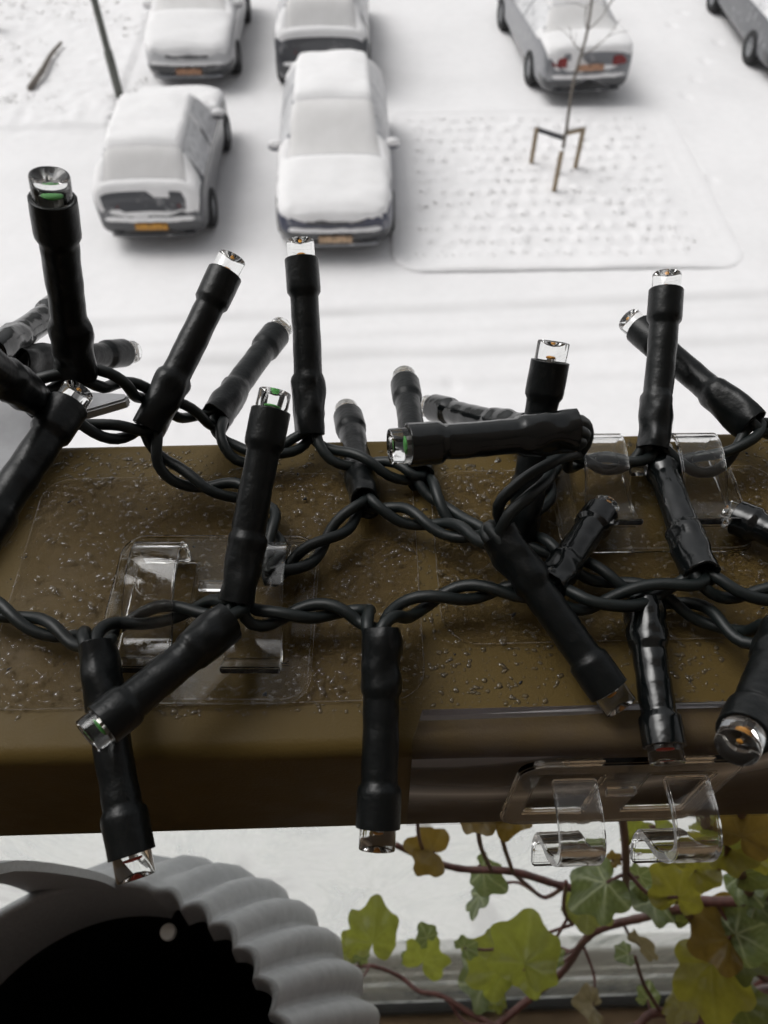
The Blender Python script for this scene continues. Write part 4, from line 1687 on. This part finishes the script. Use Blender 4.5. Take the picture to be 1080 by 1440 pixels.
# rolled rim and inner wall
inner = [(.0660, .2850, 1), (.0652, .2842, 1), (.0642, .2845, 1), (.0634, .2860, 1), (.0618, .3030, .95), (.0700, .3200, .4), (.0720, .36, .2), (.060, .448, 0)]
V = []
for (r_, D, q) in inner[:5]:
    for k in range(nth):
        th = 2 * math.pi * k / nth
        sm_ = lip(th)
        rr4 = pot_r(r_, th, .0018 * q * (1 - sm_))
        V.append((pcx + rr4 * math.cos(th), pcy + rr4 * math.sin(th), ZC - D + .006 * sm_ - (.026 * sm_ if D > .3 else 0)))
mk("rim", V, [q[::-1] for q in grid_faces(5, nth, True)], "rim_plastic", ph)
V = []
for (r_, D, q) in inner[4:]:
    for k in range(nth):
        th = 2 * math.pi * k / nth
        rr4 = pot_r(r_, th, .0018 * q * (1 - lip(th)))
        V.append((pcx + rr4 * math.cos(th), pcy + rr4 * math.sin(th), ZC - D - (.020 * lip(th) if D < .305 else 0)))
mk("shaded_inner", V, [q[::-1] for q in grid_faces(4, nth, True)] + [tuple(3 * nth + k for k in range(nth))], "pot_shade", ph)
hp = PD(236, 1310, .304)  # white disc painted as daylight through a hole in the pot wall
V = [hp + Vector((.0028 * math.cos(a) * q, .0028 * math.sin(a) * q, zz)) for q, zz in ((1, -.002), (1, .0), (.85, .0006)) for a in np.linspace(0, 2 * math.pi, 20, endpoint=False)]
mk("bright_hole_disc", V, grid_faces(3, 20, True) + [tuple(40 + k for k in range(20))], "hole_bright", ph, smooth=False)

# hook: pointed arm over the rail, strap down the inner side to the pot
hh = 3.0
arm = [(-110, 575), (-30, 556), (30, 553), (125, 562), (182, 565), (185, 570), (180, 575), (160, 581), (112, 595), (64, 640), (20, 700), (-20, 760), (-110, 860)]
arm = [P(a, b_, hh) for a, b_ in arm]
extrude_outline([[(q.x, q.y) for q in arm]], .0024, lambda u, w_, n_: (u, w_, RT + hh * .001 + n_), "hook_arm", "pot_plastic", ph, .0004)
sx0, sx1 = -.118, -.088
pr = [(.064, RT + .0035), (Y0 + .006, RT + .0035), (Y0 - .002, RT + .0025), (Y0 - .0042, RT - .004), (Y0 - .0042, RB - .02), (.046, ZC - .20), (.056, ZC - .26), (.058, ZC - .292)]
pth = catmull([Vector((0, a, b_)) for a, b_ in pr], 5)
fr2 = frames(pth, Vector((1, 0, 0)))
V = []
for i, q in enumerate(pth):
    nn = fr2[i][0].cross(Vector((1, 0, 0))) * .0012
    for x, s_ in ((sx0, -1), (sx1, -1), (sx1, 1), (sx0, 1)):
        V.append((x, q.y + nn.y * s_, q.z + nn.z * s_))
Fc = grid_faces(len(pth), 4, True) + [(0, 1, 2, 3), tuple(4 * (len(pth) - 1) + k for k in (3, 2, 1, 0))]
mk("hook_strap", V, Fc, "bracket_plastic", ph, smooth=False)

# ================================================================== ivy
ivy = empty("ivy_plant", (.16, -.02, FLOOR))
tag(ivy, "trailing ivy with olive and veined leaves on reddish stems below the rail", "ivy")


def leaf_mesh(var):
    lr = random.Random(var * 13 + 5)
    j = lambda v_, s=.07: v_ * (1 + lr.uniform(-s, s))
    side = {}
    keys = []
    for sgn in (1, -1):
        deep = lr.uniform(.0, .09)
        kk = [(0, .96), (8, .93), (20, j(.82, .04) - deep), (32, j(.77, .04) - deep), (45, j(.82, .05)), (56, j(.80, .05)), (72, j(.68) - deep * .7), (86, j(.64) - deep * .6), (102, j(.66)), (118, j(.60)), (136, j(.50)), (156, j(.34)), (174, .09)]
        side[sgn] = kk
    nth2, nr = 72, 10
    V, vein = [], []
    bend, cup = lr.uniform(-.6, .95), lr.uniform(-.2, .55)
    wav = lr.uniform(.03, .09)
    for i in range(nr + 1):
        q = i / nr
        for k in range(nth2 + 1):
            th = -174 + 348 * k / nth2
            kk = side[1 if th >= 0 else -1]
            r_ = float(pchip([a for a, _ in kk], [b_ for _, b_ in kk], [abs(th)])[0]) * q
            a = R(th)
            x, y = r_ * math.sin(a), r_ * math.cos(a)
            dv, best = 9, 0
            for va in (0, 46, -46, 100, -100):
                da = abs(math.sin(R(th - va))) * r_ if abs(th - va) < 60 else 9
                if da < dv:
                    dv, best = da, va
            ve = math.exp(-(dv / .028) ** 2) * (1 if r_ > .02 else .8)
            sub_ = math.exp(-((((r_ * 7 + abs(dv) * -4.5) % 1) - .5) / .14) ** 2) * .55 * math.exp(-(dv / .18) ** 2)
            z = -bend * y * abs(y) * .6 + cup * abs(x) - .30 * x * x + wav * math.sin(th * .13 + var) * q * q + .02 * ve
            z += .10 * mnoise.noise(Vector((x * 3, y * 3, var * 2.3)))
            V.append((x, y, z * .9))
            vein.append(max(ve, sub_))
    Fc = [q[::-1] for q in grid_faces(nr + 1, nth2 + 1)]
    me = bpy.data.meshes.new("leaf")
    me.from_pydata(V, [], Fc)
    at = me.attributes.new("vein", 'FLOAT', 'POINT')
    at.data.foreach_set("value", vein)
    me.polygons.foreach_set("use_smooth", [True] * len(me.polygons))
    me.update()
    return me


LM = {}
leafmats = {"y": "leaf_yellow", "g": "leaf_veined", "o": "leaf_olive", "b": "leaf_brown", "d": "leaf_dark", "t": "leaf_dry"}


def depth_for(py, yw):
    """depth below the eye for the wanted horizontal distance yw at picture height py"""
    d = ray(540, py)
    return -d.z * yw / d.y


stems = []


def stem(pts, r0, r1):
    path = catmull(pts, 10)
    n = len(path)
    v, f = sweep(path, lambda i: (r0 + (r1 - r0) * i / n) * (1 + .18 * mnoise.noise(Vector((i * .55, r0 * 1e4, 0)))), 8)
    mk("stem", v, f, "stem_bark", ivy)
    stems.append(path)


def IV(px, py, yw=.070):
    return PD(px, py, min(depth_for(py, yw), .62))


root = Vector((.17, -.03, FLOOR + .10))
stem([PD(700, 1446, .62), IV(660, 1424, .058), IV(620, 1400, .062), IV(590, 1394, .064), IV(560, 1372, .066), IV(520, 1358, .068), IV(482, 1364, .068)], .0022, .0012)
stem([PD(690, 1450, .63), IV(740, 1408, .06), IV(790, 1368, .066), IV(822, 1322, .068), IV(850, 1304, .070), IV(905, 1290, .07), IV(960, 1278, .066)], .0026, .0020)
stem([IV(1090, 1262, .066), IV(1020, 1268, .068), IV(945, 1264, .072), IV(880, 1258, .074), IV(800, 1248, .076), IV(722, 1226, .078), IV(650, 1222, .079), IV(600, 1208, .080), IV(556, 1188, .081)], .0024, .0012)
stem([IV(880, 1255, .074), IV(880, 1200, .070), IV(875, 1150, .066), IV(868, 1118, .062)], .0016, .0012)
stem([IV(1062, 1275, .066), IV(1040, 1225, .066), IV(1000, 1175, .064), IV(985, 1130, .062)], .0022, .0014)
stem([IV(1018, 1200, .066), IV(1040, 1150, .066), IV(1062, 1112, .064)], .0015, .0012)
stem([root, PD(1140, 1400, .7), PD(1080, 1392, .55), PD(1035, 1412, .52), PD(975, 1428, .52), PD(920, 1425, .52), PD(895, 1445, .52)], .0034, .0022)
stem([PD(1110, 1395, .55), PD(1060, 1365, .52), PD(1000, 1320, .50), IV(960, 1278, .062)], .0024, .0018)
stem([root, PD(1150, 1330, .62), IV(1110, 1270, .064), IV(1090, 1262, .066)], .0034, .0026)
stem([PD(895, 1445, .52), PD(800, 1475, .60), PD(700, 1446, .62)], .0026, .0024)
stem([PD(930, 1424, .52), PD(906, 1385, .50), PD(893, 1345, .48)], .0012, .0009)
stem([IV(795, 1246, .076), IV(766, 1262, .078), IV(742, 1245, .078), IV(722, 1228, .078)], .0011, .0009)
stem([IV(722, 1228, .078), IV(709, 1190, .074), IV(703, 1150, .070), IV(698, 1120, .068)], .0010, .0008)
stem([IV(690, 1222, .078), IV(676, 1190, .074), IV(672, 1155, .072), IV(671, 1120, .07)], .0010, .0008)
stem([IV(596, 1200, .080), IV(588, 1170, .078), IV(589, 1130, .076)], .0008, .0007)
stem([IV(805, 1300, .07), IV(793, 1280, .07), IV(796, 1240, .07)], .0010, .0009)
stem([PD(690, 1442, .6), IV(655, 1438, .05), IV(636, 1415, .056), IV(630, 1402, .06)], .0012, .0010)


def leaf(px, py, size, ang, k, yw=.068, tilt=(0, 0), var=None, petiole=True):
    """px, py: middle of the blade; size: blade length in pixels; ang: tip direction, degrees clockwise from up"""
    var = (len(LEAVES) * 5 + 3) % 9 if var is None else var
    key = (var, k)
    if key not in LM:
        me = leaf_mesh(var)
        me.materials.append(MATS[leafmats[k]])
        LM[key] = me
    c = IV(px, py, yw)
    dep = (CAMM.transposed() @ (c - CAMP)).z * -1
    s = .73 * size / F * dep
    # blade frame: facing the camera, then tilted
    fw = (c - CAMP).normalized()
    right = (CAMM @ Vector((1, 0, 0)))
    right = (right - fw * right.dot(fw)).normalized()
    upv = right.cross(fw)
    tipd = upv * math.cos(R(ang)) + right * math.sin(R(ang))
    sided = -(upv * -math.sin(R(ang)) + right * math.cos(R(ang)))
    nrm = -fw
    rot = Matrix((right * math.cos(R(ang)) - upv * math.sin(R(ang)), tipd, nrm)).transposed()
    rot = rot @ Matrix.Rotation(R(tilt[0]), 3, 'X') @ Matrix.Rotation(R(tilt[1]), 3, 'Y')
    L2 = s / 1.15
    basep = c - (rot @ Vector((0, 1, 0))) * (L2 * .36)
    o = bpy.data.objects.new("leaf", LM[key])
    COL.objects.link(o)
    o.parent = ivy
    o.location = basep - WP[ivy.name]
    o.rotation_euler = rot.to_euler()
    o.scale = (L2, L2, L2)
    LEAVES.append(o)
    if petiole:
        best, bp = 9, None
        for st2 in stems:
            for q in st2:
                d = (q - basep).length
                if d < best:
                    best, bp = d, q
        if best < .06:
            out = -(rot @ Vector((0, 1, 0)))
            md = basep.lerp(bp, .5) + out * best * .22 - nrm * .002
            pp = catmull([basep, md, bp], 6)
            v, f = sweep(pp, lambda i: .0007 + .0002 * i / len(pp), 6)
            po = mk("petiole", v, f, "stem_bark", ivy)
    return o


LEAVES = []
for a in ((527, 1303, 92, 8, "y", .066, (20, 10)), (487, 1322, 44, -50, "y", .067, (30, 20)), (480, 1342, 40, -95, "y", .067, (-20, 30)), (505, 1345, 34, 10, "g", .066, (50, 0)),
          (602, 1338, 76, 30, "y", .064, (40, 10)), (598, 1312, 40, -20, "g", .066, (50, 20)), (572, 1345, 28, -60, "g", .066, (30, 0)),
          (742, 1325, 116, 14, "y", .060, (5, -8)), (744, 1368, 78, 170, "y", .058, (20, 0)), (690, 1352, 100, -58, "y", .062, (35, 10)), (660, 1328, 42, 60, "g", .063, (30, 20)),
          (664, 1384, 88, -95, "g", .060, (40, 12)), (700, 1412, 30, 180, "y", .057, (20, 0)),
          (594, 1194, 82, -75, "b", .079, (30, 8)), (690, 1236, 66, 140, "g", .077, (25, 35)), (672, 1272, 62, -160, "g", .077, (20, 60)),
          (678, 1148, 80, 150, "b", .070, (20, 10)), (716, 1150, 76, 200, "b", .070, (30, 0)),
          (834, 1254, 100, -120, "g", .066, (10, 8)), (826, 1288, 84, 190, "y", .070, (25, 0)), (906, 1272, 86, -110, "g", .069, (45, 20)),
          (958, 1240, 96, 20, "o", .066, (20, 20)), (940, 1200, 60, -140, "o", .069, (30, 0)), (1005, 1160, 84, -20, "y", .066, (15, 10)), (1052, 1155, 100, 30, "b", .064, (10, 15)), (1040, 1198, 84, 120, "o", .064, (20, 10)),
          (990, 1215, 74, 60, "o", .067, (25, 0)), (1060, 1226, 66, 80, "d", .066, (20, 10)), (1000, 1302, 118, -50, "b", .060, (12, 10)), (1056, 1305, 104, 70, "g", .058, (20, 8)),
          (1002, 1388, 128, 190, "o", .040, (10, 5)), (1055, 1348, 86, 120, "d", .050, (15, 0)), (912, 1396, 38, 20, "g", .046, (20, 10)), (908, 1328, 56, 70, "t", .060, (60, 20)), (876, 1345, 40, -110, "g", .06, (30, 20)),
          (826, 1412, 58, -70, "t", .038, (55, 20)), (1048, 1246, 70, 150, "g", .068, (35, 10)), (975, 1284, 64, 30, "d", .068, (30, 0)), (958, 1425, 70, 210, "o", .034, (20, 40)), (1062, 1425, 76, 130, "d", .032, (20, 0)),
          (866, 1206, 26, 60, "b", .070, (30, 0)), (893, 1165, 50, 10, "y", .072, (30, 10)), (905, 1228, 44, 60, "g", .074, (40, 20)), (1076, 1190, 70, 60, "o", .066, (20, 0)), (1078, 1270, 60, 100, "g", .064, (20, 0)),
          (780, 1345, 36, 60, "g", .062, (30, 0)), (930, 1175, 60, 150, "y", .072, (20, 20)), (1010, 1345, 60, 60, "g", .055, (35, 10)), (895, 1262, 36, 20, "d", .072, (40, 0))):
    leaf(*a)
# planter the ivy grows from, on the floor beside the railing
pl = empty("ivy_planter", (.17, -.03, FLOOR + .012))
tag(pl, "dark round planter on the balcony floor at the foot of the ivy", "planter")
V = []
for r_, z in ((.05, 0), (.052, .002), (.07, .13), (.074, .13), (.074, .142), (.066, .142), (.064, .115), (.002, .118)):
    V += [(.17 + r_ * math.cos(a), -.03 + r_ * math.sin(a), FLOOR + .012 + z) for a in np.linspace(0, 2 * math.pi, 32, endpoint=False)]
mk("pot_wall", V, [q[::-1] for q in grid_faces(8, 32, True)] + [tuple(range(32))[::-1]], "bracket_plastic", pl, smooth=False)
